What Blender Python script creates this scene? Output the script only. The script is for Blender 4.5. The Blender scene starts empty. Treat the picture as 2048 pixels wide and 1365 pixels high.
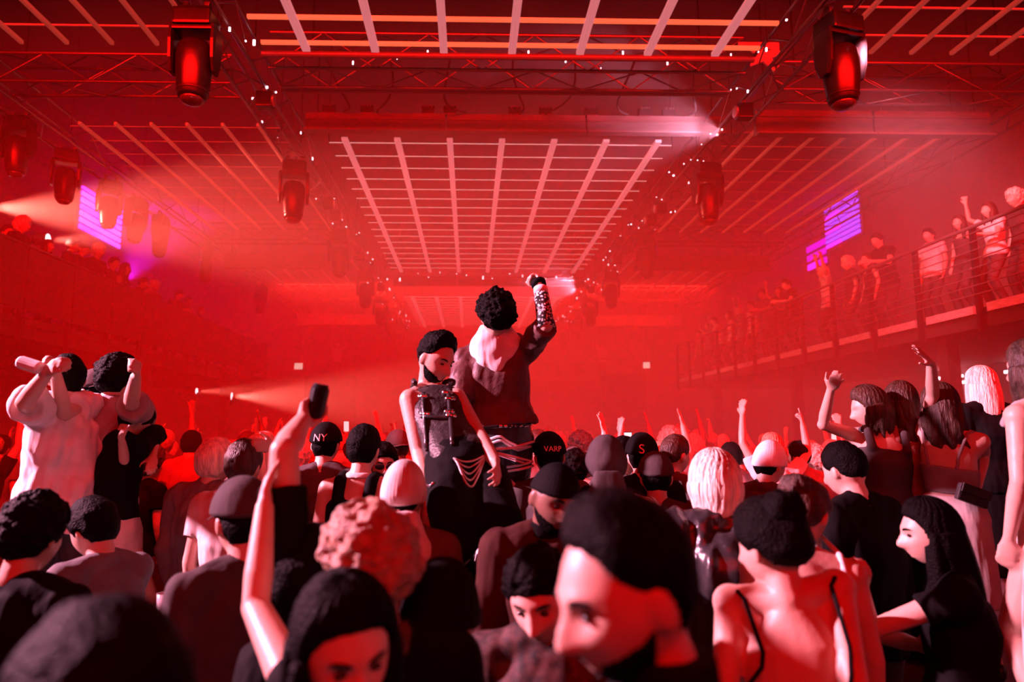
import bpy, bmesh, math, random
import numpy as np
from mathutils import Vector, Matrix, Quaternion, noise as mnoise

random.seed(11)
RNG = np.random.default_rng(5)
scene = bpy.context.scene
COL = scene.collection
PI = math.pi

# ------------------------------------------------------------------ camera
F = 1365.0          # focal length in pixels of the 2048 wide frame
CZ = 1.9            # lens height
PITCH = math.radians(7.5)
YAW = math.radians(1.24)
SX = 0.0269
cam_data = bpy.data.cameras.new('camera')
cam_data.sensor_width = 36.0
cam_data.lens = F * 36.0 / 2048.0
cam_data.shift_x = SX
cam_data.clip_start = 0.05
cam_data.clip_end = 200
cam_data.dof.use_dof = True
cam_data.dof.focus_distance = 5.0
cam_data.dof.aperture_fstop = 1.5
cam = bpy.data.objects.new('camera', cam_data)
COL.objects.link(cam)
cam.location = (0, 0, CZ)
cam.rotation_euler = (PI / 2 + PITCH, 0, -YAW)
scene.camera = cam

# ------------------------------------------------------------------ world and exposure
world = bpy.data.worlds.new('world')
scene.world = world
world.use_nodes = True
world.node_tree.nodes['Background'].inputs[0].default_value = (0.02, 0.0003, 0.0003, 1)
world.node_tree.nodes['Background'].inputs[1].default_value = 0.5
vs = scene.view_settings
vs.view_transform = 'Standard'
vs.look = 'None'
vs.exposure = 0.0
vs.gamma = 1.0
vs.use_curve_mapping = False
cy = scene.cycles
cy.use_denoising = True
cy.max_bounces = 5
cy.diffuse_bounces = 2
cy.glossy_bounces = 2
cy.transmission_bounces = 2
cy.volume_bounces = 0
cy.transparent_max_bounces = 6
cy.sample_clamp_indirect = 3.0
cy.sample_clamp_direct = 0.0
cy.caustics_reflective = False
cy.caustics_refractive = False

# ------------------------------------------------------------------ the big lights
RED = (1.0, 0.0028, 0.0022)
AMBER = (1.0, 0.055, 0.03)
ROSE = (1.0, 0.37, 0.56)
BEAM = (1.0, 0.17, 0.13)

def aim(o, target):
    o.rotation_euler = (Vector(target) - o.location).to_track_quat('-Z', 'Y').to_euler()

def area(name, loc, target, sx, sy, power, color, spread=180):
    l = bpy.data.lights.new(name, 'AREA')
    l.shape = 'RECTANGLE'
    l.size, l.size_y = sx, sy
    l.energy = power
    l.color = color
    l.spread = math.radians(spread)
    o = bpy.data.objects.new(name, l)
    COL.objects.link(o)
    o.location = loc
    aim(o, target)
    return o

def spot(name, loc, target, angle, power, color, radius=0.08, blend=0.4):
    l = bpy.data.lights.new(name, 'SPOT')
    l.spot_size = math.radians(angle)
    l.spot_blend = blend
    l.shadow_soft_size = radius
    l.energy = power
    l.color = color
    o = bpy.data.objects.new(name, l)
    COL.objects.link(o)
    o.location = loc
    aim(o, target)
    return o

# added red area lights, unseen from the camera, to fill haze and skin
area('red_fill_front', (0.6, 3.0, 7.3), (0.6, 14, 1.0), 18, 1.2, 3300, RED, 105)
area('red_fill_middle', (0.6, 23.2, 6.9), (0.6, 32, 1.5), 16, 0.6, 1500, (1.0, 0.02, 0.012), 150)
area('red_fill_low', (0.0, -2.5, 4.8), (0.0, 4, 1.0), 8, 2, 280, RED)
# left key spot, then added unseen fills for gallery, beam ends and crowd
spot('key_spot', (-9.8, 3.8, 6.2), (0.6, 2.9, 1.7), 42, 26000, ROSE, 0.2, 0.5)
spot('gallery_fill_spot', (4.4, 7.0, 6.2), (7.7, 12.0, 4.7), 60, 1500, (1.0, 0.25, 0.33), 0.1, 0.6)
spot('beam_end_fill', (4.0, 10.25, 6.6), (3.3, 11.0, 7.1), 75, 500, ROSE, 0.03, 0.7)
spot('beam_end_fill_far', (3.5, 21.9, 6.4), (2.9, 22.65, 6.9), 75, 900, ROSE, 0.06, 0.5)
spot('crowd_fill_spot', (-7.4, 5.6, 4.9), (2.2, 8.6, 1.2), 34, 2600, (1.0, 0.19, 0.24), 0.15, 0.6)

# ------------------------------------------------------------------ pixel to point
def ray(px, py):
    x = (px - 1024) / F + SX * 2048 / F
    z = -(py - 682.5) / F
    c, s = math.cos(PITCH), math.sin(PITCH)
    y, z = c - z * s, s + z * c
    c, s = math.cos(YAW), math.sin(YAW)
    return Vector((x * c + y * s, -x * s + y * c, z))

def at_y(px, py, Y):
    r = ray(px, py)
    t = Y / r.y
    return Vector((r.x * t, Y, CZ + r.z * t))

def at_z(px, py, Z):
    r = ray(px, py)
    t = (Z - CZ) / r.z
    return Vector((r.x * t, r.y * t, Z))

def at_x(px, py, X):
    r = ray(px, py)
    t = X / r.x
    return Vector((X, r.y * t, CZ + r.z * t))

# ------------------------------------------------------------------ materials
MATS = {}
def mat(name, color=(0.5, 0.5, 0.5), rough=0.6, metal=0.0, emit=None, estr=0.0, vary=0.15, scale=6.0, bump=0.0, bscale=40.0, spec=0.5, sheen=0.0, stretch=1.0, cstretch=1.0):
    if name in MATS:
        return MATS[name]
    m = bpy.data.materials.new(name)
    m.use_nodes = True
    nt = m.node_tree
    b = nt.nodes['Principled BSDF']
    b.inputs['Roughness'].default_value = rough
    b.inputs['Metallic'].default_value = metal
    b.inputs['Specular IOR Level'].default_value = spec
    if sheen:
        b.inputs['Sheen Weight'].default_value = sheen
    tc = nt.nodes.new('ShaderNodeTexCoord')
    nz = nt.nodes.new('ShaderNodeTexNoise')
    nz.inputs['Scale'].default_value = scale
    nz.inputs['Detail'].default_value = 3
    mq = nt.nodes.new('ShaderNodeMapping')
    mq.inputs['Scale'].default_value = (1, 1, cstretch)
    nt.links.new(tc.outputs['Object'], mq.inputs['Vector'])
    nt.links.new(mq.outputs['Vector'], nz.inputs['Vector'])
    rp = nt.nodes.new('ShaderNodeValToRGB')
    c0 = [max(0, c * (1 - vary)) for c in color]
    c1 = [min(1, c * (1 + vary)) for c in color]
    rp.color_ramp.elements[0].position = 0.35
    rp.color_ramp.elements[1].position = 0.65
    rp.color_ramp.elements[0].color = (*c0, 1)
    rp.color_ramp.elements[1].color = (*c1, 1)
    nt.links.new(nz.outputs['Fac'], rp.inputs['Fac'])
    nt.links.new(rp.outputs['Color'], b.inputs['Base Color'])
    if bump:
        n2 = nt.nodes.new('ShaderNodeTexNoise')
        n2.inputs['Scale'].default_value = bscale
        n2.inputs['Detail'].default_value = 2
        bp = nt.nodes.new('ShaderNodeBump')
        bp.inputs['Strength'].default_value = bump
        bp.inputs['Distance'].default_value = 0.02
        mp = nt.nodes.new('ShaderNodeMapping')
        mp.inputs['Scale'].default_value = (1, 1, stretch)
        nt.links.new(tc.outputs['Object'], mp.inputs['Vector'])
        nt.links.new(mp.outputs['Vector'], n2.inputs['Vector'])
        nt.links.new(n2.outputs['Fac'], bp.inputs['Height'])
        nt.links.new(bp.outputs['Normal'], b.inputs['Normal'])
    if emit:
        b.inputs['Emission Color'].default_value = (*emit, 1)
        b.inputs['Emission Strength'].default_value = estr
    MATS[name] = m
    return m

# ------------------------------------------------------------------ object helpers
def link(o, parent=None):
    COL.objects.link(o)
    if parent is not None:
        o.parent = parent
    return o

def tag(o, label=None, cat=None, group=None, kind=None):
    if label: o['label'] = label
    if cat: o['category'] = cat
    if group: o['group'] = group
    if kind: o['kind'] = kind
    return o

def empty(name, loc, label=None, cat=None, group=None, kind=None, rz=0.0):
    o = bpy.data.objects.new(name, None)
    o.empty_display_size = 0.2
    COL.objects.link(o)
    o.location = loc
    o.rotation_euler = (0, 0, rz)
    return tag(o, label, cat, group, kind)

def mesh_obj(name, me, material, parent=None, loc=None):
    o = bpy.data.objects.new(name, me)
    if material is not None and not me.materials:
        me.materials.append(material)
    link(o, parent)
    if loc is not None:
        o.location = loc
    return o

def bm_obj(name, bm, material, parent=None, loc=None, smooth=False):
    me = bpy.data.meshes.new(name)
    bm.normal_update()
    bm.to_mesh(me)
    bm.free()
    if smooth:
        me.polygons.foreach_set('use_smooth', [True] * len(me.polygons))
    return mesh_obj(name, me, material, parent, loc)

def add_box(bm, c, s, rot=None, bevel=0.0):
    r = bmesh.ops.create_cube(bm, size=1.0)
    vs_ = r['verts']
    M = Matrix.Translation(Vector(c)) @ (rot.to_4x4() if rot is not None else Matrix.Identity(4)) @ Matrix.Diagonal((*s, 1))
    bmesh.ops.transform(bm, matrix=M, verts=vs_)
    if bevel:
        es = list({e for v in vs_ for e in v.link_edges})
        bmesh.ops.bevel(bm, geom=es, offset=bevel, segments=2, affect='EDGES', profile=0.7)
    return vs_

def frame_to(d):
    return Vector(d).to_track_quat('Z', 'Y').to_matrix()

def add_tube(bm, p0, p1, r0, r1=None, n=8):
    p0, p1 = Vector(p0), Vector(p1)
    d = p1 - p0
    if r1 is None: r1 = r0
    M = Matrix.Translation((p0 + p1) / 2) @ frame_to(d).to_4x4()
    return bmesh.ops.create_cone(bm, cap_ends=True, segments=n, radius1=r0, radius2=r1, depth=d.length, matrix=M)['verts']

def add_lathe(bm, prof, n=16, M=None):
    rings = []
    for r, z in prof:
        rings.append([bm.verts.new((r * math.cos(2 * PI * i / n), r * math.sin(2 * PI * i / n), z)) for i in range(n)])
    for a, b in zip(rings, rings[1:]):
        for i in range(n):
            bm.faces.new((a[i], a[(i + 1) % n], b[(i + 1) % n], b[i]))
    bm.faces.new(rings[0][::-1])
    bm.faces.new(rings[-1])
    if M is not None:
        bmesh.ops.transform(bm, matrix=M, verts=[v for r in rings for v in r])

def box_obj(name, c, s, material, parent=None, bevel=0.0, rot=None):
    bm = bmesh.new()
    add_box(bm, (0, 0, 0), s, rot, bevel)
    return bm_obj(name, bm, material, parent, Vector(c))

# unit pieces shared by many parts
_unit = {}
def unit_rod(material, n=6):
    k = ('rod', material.name, n)
    if k not in _unit:
        bm = bmesh.new()
        bmesh.ops.create_cone(bm, cap_ends=True, segments=n, radius1=1, radius2=1, depth=1)
        me = bpy.data.meshes.new('rod')
        bm.to_mesh(me); bm.free()
        me.polygons.foreach_set('use_smooth', [len(p.vertices) == 4 for p in me.polygons])
        me.materials.append(material)
        _unit[k] = me
    return _unit[k]

def unit_box(material):
    k = ('box', material.name)
    if k not in _unit:
        bm = bmesh.new()
        bmesh.ops.create_cube(bm, size=1.0)
        me = bpy.data.meshes.new('bar')
        bm.to_mesh(me); bm.free()
        me.materials.append(material)
        _unit[k] = me
    return _unit[k]

def rod(name, p0, p1, r, material, parent=None, n=6):
    p0, p1 = Vector(p0), Vector(p1)
    d = p1 - p0
    o = bpy.data.objects.new(name, unit_rod(material, n))
    link(o, parent)
    o.location = (p0 + p1) / 2
    o.rotation_mode = 'QUATERNION'
    o.rotation_quaternion = d.to_track_quat('Z', 'Y')
    o.scale = (r, r, d.length)
    return o

def bar(name, c, s, material, parent=None, rz=0.0):
    o = bpy.data.objects.new(name, unit_box(material))
    link(o, parent)
    o.location = c
    o.scale = s
    o.rotation_euler = (0, 0, rz)
    return o

def copy_tree(o, parent=None):
    c = o.copy()
    COL.objects.link(c)
    c.parent = parent
    for ch in list(o.children):
        copy_tree(ch, c)
    return c

# ================================================================== the hall
XL, XR = -11.2, 11.4
YB = 36.0
ZC = 8.8
CX = 0.57
M_dark = mat('dark_paint', (0.035, 0.032, 0.032), 0.7, vary=0.25, scale=1.5)
M_wall = mat('hall_wall', (0.16, 0.15, 0.15), 0.8, vary=0.25, scale=0.7)
M_floor = mat('concrete_floor', (0.09, 0.085, 0.085), 0.55, vary=0.3, scale=1.2)
M_ceil = mat('black_ceiling', (0.04, 0.038, 0.038), 0.85, vary=0.3, scale=0.8)
M_steel = mat('truss_aluminium', (0.2, 0.19, 0.2), 0.35, 0.8, vary=0.1)
M_black = mat('black_steel', (0.02, 0.02, 0.022), 0.4, 0.3, vary=0.2)
M_pipe = mat('painted_pipe', (0.15, 0.14, 0.14), 0.45, 0.2, vary=0.15)
M_plate = mat('galvanised_plate', (0.5, 0.48, 0.48), 0.5, 0.3, vary=0.2)

tag(box_obj('floor', ((XL + XR) / 2, YB / 2 - 3, -0.1), (XR - XL, YB + 6, 0.2), M_floor), kind='structure')
tag(box_obj('ceiling', ((XL + XR) / 2, YB / 2 - 3, ZC + 0.1), (XR - XL, YB + 6, 0.2), M_ceil), kind='structure')
tag(box_obj('wall_left', (XL - 0.1, YB / 2 - 3, ZC / 2), (0.2, YB + 6, ZC), M_wall), kind='structure')
tag(box_obj('wall_right', (XR + 0.1, YB / 2 - 3, ZC / 2), (0.2, YB + 6, ZC), M_wall), kind='structure')
tag(box_obj('wall_back', ((XL + XR) / 2, YB + 0.1, ZC / 2), (XR - XL, 0.2, ZC), M_wall), kind='structure')

# ---- haze over the dance floor
M_haze = bpy.data.materials.new('haze')
M_haze.use_nodes = True
nt = M_haze.node_tree
nt.nodes.clear()
out = nt.nodes.new('ShaderNodeOutputMaterial')
sc_ = nt.nodes.new('ShaderNodeVolumeScatter')
sc_.inputs['Color'].default_value = (1, 0.97, 0.95, 1)
sc_.inputs['Density'].default_value = 0.06
sc_.inputs['Anisotropy'].default_value = 0.0
nt.links.new(sc_.outputs[0], out.inputs['Volume'])
bm = bmesh.new()
hv = [bm.verts.new(c) for c in ((XL + 0.02, 5.6, 0.02), (XR - 0.02, 5.6, 0.02), (XR - 0.02, YB - 0.02, 0.02), (XL + 0.02, YB - 0.02, 0.02),
                                (XL + 0.02, 9.5, ZC - 0.02), (XR - 0.02, 9.5, ZC - 0.02), (XR - 0.02, YB - 0.02, ZC - 0.02), (XL + 0.02, YB - 0.02, ZC - 0.02))]
for q in ((3, 2, 1, 0), (4, 5, 6, 7), (0, 1, 5, 4), (1, 2, 6, 5), (2, 3, 7, 6), (3, 0, 4, 7)):
    bm.faces.new([hv[i] for i in q])
hz = bm_obj('haze', bm, M_haze)
tag(hz, 'thin red machine haze hanging over the dance floor', 'haze', kind='stuff')

# ---- back wall relief
for i, px in enumerate((500, 600, 690, 780, 1100, 1200, 1300)):
    p = at_y(px, 700, YB - 0.35)
    tag(box_obj('trim_%d' % (i + 1), (p.x, YB - 0.3, ZC / 2), (0.9, 0.6, ZC - 0.01), M_wall), kind='structure')
p = at_y(1000, 700, YB - 1.2)
bk = empty('rear_gallery', (CX, YB - 1.4, 4.2), 'shallow gallery with a rail along the far back wall', 'gallery')
bar('deck', (0, 0, 0), (13.6, 2.0, 0.35), M_dark, bk)
bar('handrail', (0, -0.95, 1.25), (13.6, 0.06, 0.06), M_pipe, bk)
for i in range(15):
    bar('post', (-6.7 + i * 0.955, -0.95, 0.72), (0.05, 0.05, 1.08), M_pipe, bk)

# ---- galleries on both sides
def gallery(side, xe, y0, y1, label, M_pipe, M_plate):
    xo = XL if side < 0 else XR
    root = empty('side_gallery', (xe, 0, 0), label, 'gallery')
    w = abs(xo - xe) - 0.02
    bar('deck', (side * w / 2, (y0 + y1) / 2, 3.48), (w, y1 - y0, 0.28), M_dark, root)
    n = int((y1 - y0) / 1.25)
    st = (y1 - y0) / n
    for i in range(n + 1):
        y = y0 + i * st
        bar('post', (-side * 0.06, y, 4.02), (0.07, 0.06, 1.5), M_black, root)
        if i < n:
            bar('edge_plate', (-side * 0.035, y + st / 2, 3.6), (0.05, st - 0.26, 0.12), M_plate, root)
            if i % 4 == 1:
                bar('column', (side * 0.35, y, 1.67), (0.2, 0.2, 3.34), M_dark, root)
    if side < 0:
        for i in range(n):
            bar('balustrade_panel', (-side * 0.1, y0 + (i + 0.5) * st, 4.24), (0.03, st - 0.03, 0.98), M_dark, root)
    for k in range(8 if side > 0 else 0):
        rod('rail', (-side * 0.1, y0, 3.8 + k * 0.125), (-side * 0.1, y1, 3.8 + k * 0.125), 0.009, M_pipe, root)
    rod('handrail', (-side * 0.08, y0, 4.77), (-side * 0.08, y1, 4.77), 0.03, M_pipe, root, 8)
    return root
gallery(1, 7.2, 4.2, 23.2, 'gallery along the right wall with a rail of thin horizontal bars', M_pipe, M_plate)
gallery(-1, -7.0, 4.2, 23.2, 'gallery along the left wall with a solid dark balustrade', M_black, M_dark)

# ---- ceiling grids of light strips
M_strip = mat('light_strip', (0.3, 0.27, 0.27), 0.5, emit=(0.60, 0.17, 0.19), estr=0.85)
M_strip2 = mat('light_strip_side', (0.3, 0.27, 0.27), 0.5, emit=(0.55, 0.05, 0.03), estr=0.4)
M_cross = mat('cross_strip', (0.3, 0.28, 0.28), 0.5, emit=(0.7, 0.30, 0.28), estr=1.0)
M_crossa = mat('amber_cross_strip', (0.3, 0.28, 0.28), 0.5, emit=(0.85, 0.13, 0.05), estr=1.0)
M_cross2 = mat('cross_strip_side', (0.3, 0.27, 0.27), 0.5, emit=(0.35, 0.02, 0.012), estr=0.4)
def grid(label, xs, y0, y1, ys, sw, cw, m1, m2, x0, x1, z=6.9):
    root = empty('light_grid', (CX, (y0 + y1) / 2, z), label, 'light grid')
    for x in xs:
        bar('light_strip', (x - CX, 0, 0), (sw, y1 - y0, 0.05), m1, root)
    for hx in (x0, x1):
        for hy in (y0 + 0.3, y1 - 0.3):
            rod('hanger', (hx - CX, hy - (y0 + y1) / 2, 0.0), (hx - CX, hy - (y0 + y1) / 2, ZC - z), 0.008, M_black, root, 5)
    for y in ys:
        bar('cross_strip', ((x0 + x1) / 2 - CX, y - (y0 + y1) / 2, 0.06), (x1 - x0, cw, cw), m2, root)
    return root
XS = [-2.17 + 0.907 * i for i in range(7)]
grid('nearest centre ceiling grid of wide pink light strips', XS, 4.0, 8.5, [8.43 - 0.56 * i for i in range(7)], 0.10, 0.045, M_strip, M_crossa, -2.75, 3.85)
grid('long centre ceiling grid of pink light strips behind the dark beam', XS, 11.25, 21.2, [11.57 + 0.585 * i for i in range(17)], 0.105, 0.014, M_strip, M_cross, -2.5, 3.6)
grid('far centre ceiling grid of pink light strips above the two dancers', XS, 25.3, 32.8, [25.6 + 0.575 * i for i in range(13)], 0.12, 0.014, M_strip, M_cross, -2.5, 3.6)
XSL = [-3.5 - 0.58 * i for i in range(6)]
XSR = [4.78 + 0.545 * i for i in range(7)]
for nm, xs, sgn in (('left', XSL, -1), ('right', XSR, 1)):
    a, b = min(xs) - 0.3, max(xs) + 0.3
    grid('near ceiling grid of faint red strips over the %s side' % nm, xs, 4.0, 8.4, [8.1 - 0.58 * i for i in range(7)], 0.045, 0.02, M_strip2, M_cross2, a, b)
    grid('middle ceiling grid of faint red strips over the %s side' % nm, xs, 10.75, 16.7, [11.0 + 0.58 * i for i in range(10)], 0.045, 0.012, M_strip2, M_cross2, a, b)
    grid('far ceiling grid of faint red strips over the %s side' % nm, xs, 19.2, 24.2, [19.4 + 0.58 * i for i in range(9)], 0.045, 0.012, M_strip2, M_cross2, a, b)

# ---- trusses
def truss(label, p0, p1, s=0.42, step=0.62, r=0.026, rb=0.013, sides=(0, 1, 2, 3), m=None, group=None):
    m = m or M_steel
    p0, p1 = Vector(p0), Vector(p1)
    d = (p1 - p0)
    L = d.length
    d.normalize()
    up = Vector((0, 0, 1))
    rt = d.cross(up).normalized()
    root = empty('truss', p0, label, 'truss', group)
    cs = [rt * a * s / 2 + up * b * s / 2 for a, b in ((-1, -1), (1, -1), (1, 1), (-1, 1))]
    for c in cs:
        rod('chord', c, c + d * L, r, m, root, 8)
    for q in np.linspace(0.08, 0.92, max(2, int(L / 5))):
        h = d * (L * q)
        rod('hanger', h + up * s / 2, h + up * (ZC - p0.z), 0.012, M_black, root, 5)
    n = max(2, int(L / step))
    for k in range(n):
        a0, a1 = d * (L * k / n), d * (L * (k + 1) / n)
        for sd in sides:
            c0, c1 = cs[sd], cs[(sd + 1) % 4]
            if k % 2: c0, c1 = c1, c0
            rod('brace', c0 + a0, c1 + a1, rb, m, root, 5)
    return root
TZ = 6.95
M_led_glint = mat('led_and_glint', (0.8, 0.8, 0.8), 0.3, emit=(1.0, 0.62, 0.72), estr=4.0)  # emissive dots: LEDs on the far cross truss, painted metal glints elsewhere
def led_glints(root, n, L, axis, seed, s=0.02, z=-0.25):
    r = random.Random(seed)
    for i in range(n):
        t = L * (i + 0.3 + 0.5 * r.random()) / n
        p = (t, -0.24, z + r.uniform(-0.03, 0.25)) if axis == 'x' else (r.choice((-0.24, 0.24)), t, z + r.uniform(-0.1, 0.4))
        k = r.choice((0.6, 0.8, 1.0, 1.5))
        bar('led_glint_dot', p, (s * k, s, s * k * r.choice((1, 1, 2.5))), M_led_glint, root)
led_glints(truss('long truss of the left row of moving heads beside the centre grid', (-3.12, 3.5, TZ), (-3.12, 33, TZ), sides=(0, 1, 3)), 60, 29, 'y', 1)
led_glints(truss('long truss of the right row of moving heads beside the centre grid', (4.22, 3.5, TZ), (4.22, 33, TZ), sides=(0, 1, 3)), 90, 29, 'y', 2)
truss('outer truss running along the left gallery', (-6.95, 6, TZ), (-6.95, 28.5, TZ), sides=(0, 1))
truss('outer truss running along the right gallery', (8.5, 6, TZ), (8.5, 26, TZ), sides=(0, 3))
led_glints(truss('near cross truss over the centre with cables and clamps', (-2.9, 9.55, 7.35), (4.0, 9.55, 7.35), s=0.55, step=0.7), 14, 6.9, 'x', 3, 0.014, -0.2)
led_glints(truss('cross truss above the far end of the long centre grid', (-2.9, 22.3, 7.15), (4.0, 22.3, 7.15), s=0.4), 16, 6.9, 'x', 4, 0.028, -0.3)
truss('cross truss above the very far centre grid', (-2.9, 33.4, 7.15), (4.0, 33.4, 7.15), s=0.4, step=0.9)
for y, w in ((9.4, 'near'), (17.4, 'middle'), (25.4, 'far')):
    truss('%s cross truss over the left side of the hall' % w, (-6.7, y, 7.0), (-3.4, y, 7.0), s=0.42)
    truss('%s cross truss over the right side of the hall' % w, (4.5, y, 7.0), (8.2, y, 7.0), s=0.42)

# ---- dark fascia beams under the cross trusses
def fascia(label, x0, x1, y, z0, z1, n, m=None):
    root = empty('fascia_beam', ((x0 + x1) / 2, y, (z0 + z1) / 2), label, 'beam')
    st = (x1 - x0) / n
    for hx in (x0 + 0.2, x1 - 0.2):
        rod('hanger', (hx - (x0 + x1) / 2, 0.02, 0), (hx - (x0 + x1) / 2, 0.02, ZC - (z0 + z1) / 2), 0.012, M_black, root, 5)
    for i in range(n):
        bar('panel', (x0 + st * (i + 0.5) - (x0 + x1) / 2, 0, 0), (st - 0.03, 0.1, z1 - z0), m or M_fascia, root)
        bar('lip', (x0 + st * (i + 0.5) - (x0 + x1) / 2, -0.06, -(z1 - z0) / 2 - 0.01), (st - 0.02, 0.16, 0.03), M_pipe, root)
        bar('ridge', (x0 + st * (i + 0.5) - (x0 + x1) / 2, -0.06, (z1 - z0) / 2 - 0.11), (st - 0.04, 0.03, 0.02), m or M_fascia, root)
    return root
M_fascia = mat('fascia_grey', (0.10, 0.09, 0.09), 0.5, 0.2, vary=0.2)
fb = fascia('long dark beam of panels across the centre, its end lit white', -2.8, 4.36, 11.05, 6.93, 7.24, 3)
fascia('second dark beam of panels above the dancers heads', -2.6, 3.9, 22.7, 6.78, 7.05, 3)
for y, w, z in ((10.2, 'near', 6.75), (18.3, 'middle', 6.5), (26.3, 'far', 6.2)):
    if w != 'near': fascia('%s dark beam across the left side' % w, -6.7, -3.3, y, z - 0.2, z + 0.2, 2)
    fascia('%s dark beam across the right side' % w, 4.5, 8.3, y, z - 0.2, z + 0.2, 2)

# ================================================================== moving heads and rigging
M_fix = mat('fixture_black', (0.012, 0.011, 0.012), 0.28, 0.0, vary=0.2, spec=0.35)
M_lens = mat('fixture_lens', (0.05, 0.03, 0.03), 0.08, spec=1.0)
def moving_head(loc, label, s=1.0, rz=0.0, proto=[None], tilt=0.0, group='moving heads under the trusses'):
    if proto[0] is None:
        r = empty('moving_head', (0, 0, 0), label, 'stage light', group)
        bm = bmesh.new()
        add_box(bm, (0, 0, -0.14), (0.42, 0.34, 0.20), None, 0.03)
        add_box(bm, (0, 0, -0.03), (0.34, 0.26, 0.05), None, 0.01)
        bm_obj('base', bm, M_fix, r)
        for sx in (-1, 1):
            bm = bmesh.new()
            prof = [(-0.24, 0.06, 0.13), (-0.40, 0.065, 0.14), (-0.62, 0.06, 0.12), (-0.76, 0.045, 0.07)]
            rings = []
            for z, t, d in prof:
                rings.append([bm.verts.new((sx * 0.235 + a * t * 0.5, b * d, z)) for a, b in ((-1, -0.7), (-0.5, -1), (0.5, -1), (1, -0.7), (1, 0.7), (0.5, 1), (-0.5, 1), (-1, 0.7))])
            for a, b in zip(rings, rings[1:]):
                for i in range(8):
                    bm.faces.new((a[i], a[(i + 1) % 8], b[(i + 1) % 8], b[i]))
            bm.faces.new(rings[0]); bm.faces.new(rings[-1][::-1])
            bmesh.ops.recalc_face_normals(bm, faces=bm.faces)
            bm_obj('yoke_arm', bm, M_fix, r)
        bm = bmesh.new()
        add_box(bm, (0, 0, -0.25), (0.50, 0.26, 0.07), None, 0.02)
        bm_obj('yoke_bridge', bm, M_fix, r)
        bm = bmesh.new()
        add_lathe(bm, [(0.06, -0.37), (0.14, -0.39), (0.185, -0.45), (0.20, -0.58), (0.195, -0.74), (0.175, -0.92), (0.16, -1.02), (0.15, -1.05)][::-1], 20)
        hd = bm_obj('lamp_housing', bm, M_fix, r, smooth=True)
        bm = bmesh.new()
        add_lathe(bm, [(0.135, -1.045), (0.125, -1.085), (0.09, -1.115), (0.03, -1.13)][::-1], 20)
        bm_obj('lens', bm, M_lens, hd, smooth=True)
        bm = bmesh.new()
        add_lathe(bm, [(0.162, -0.99), (0.172, -0.985), (0.172, -0.965), (0.168, -0.96)][::-1], 20)
        bm_obj('bezel', bm, M_black, hd, smooth=True)
        for sx in (-1, 1):
            bm = bmesh.new()
            add_box(bm, (sx * 0.12, 0, 0.03), (0.05, 0.1, 0.09), None, 0.01)
            add_tube(bm, (sx * 0.12 - 0.03, 0, 0.07), (sx * 0.12 + 0.03, 0, 0.07), 0.045, n=10)
            bm_obj('clamp', bm, M_steel, r)
        proto[0] = r
        o = r
    else:
        o = copy_tree(proto[0])
        o['label'] = label
        o['group'] = group
    o.location = loc
    o.scale = (s, s, s)
    o.rotation_euler = (0, 0, rz)
    return o
ordn = ['nearest', 'second', 'third', 'fourth', 'fifth', 'sixth', 'seventh', 'eighth']
TB = TZ - 0.21 - 0.09
for i, y in enumerate((7.3, 11.7, 16.0, 20.1, 23.6, 27.1, 30.5)):
    moving_head((-3.12, y, TB), '%s black moving head along the truss to the left of the centre grid' % ordn[i], 1.0, 0.25 * math.sin(i * 2.1))
    moving_head((4.24, y - 0.05, TB), '%s black moving head along the truss to the right of the centre grid' % ordn[i], 1.0, 0.3 * math.sin(i * 1.7 + 1))
for i, (px, py) in enumerate(((30, 355), (130, 370), (215, 455), (270, 457), (318, 512), (410, 560), (520, 625))):
    p = at_x(px, py, -6.95)
    moving_head((-6.95, p.y, TZ - 0.21 - 0.04), '%s moving head on the outer left truss above the gallery' % ordn[i], 0.85, 0.4 * i)
# small two-lamp units between the moving heads
M_bezel = mat('lamp_reflector', (0.7, 0.68, 0.7), 0.25, 0.8)
def blinder(loc, label, face):
    r = empty('blinder_lamp', loc, label, 'stage light', 'small lamps clamped to the trusses')
    box_obj('housing', (0, 0, -0.16), (0.22, 0.16, 0.22), M_fix, r, 0.015)
    bm = bmesh.new()
    add_lathe(bm, [(0.085, 0), (0.085, 0.03), (0.06, 0.035)], 14, Matrix.Translation((face * 0.11, 0, -0.16)) @ Matrix.Rotation(face * PI / 2, 4, 'Y'))
    bm_obj('reflector', bm, M_bezel, r)
    box_obj('hook', (0, 0, -0.02), (0.06, 0.04, 0.1), M_steel, r)
    return r
for i, y in enumerate((9.2, 13.6, 14.4, 17.9, 21.9, 25.2)):
    blinder((-2.91, y, TZ - 0.25), 'small box lamp hung %s along the left centre truss' % ordn[i], 1)
    blinder((4.01, y + 0.2, TZ - 0.25), 'small box lamp hung %s along the right centre truss' % ordn[i], -1)
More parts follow.
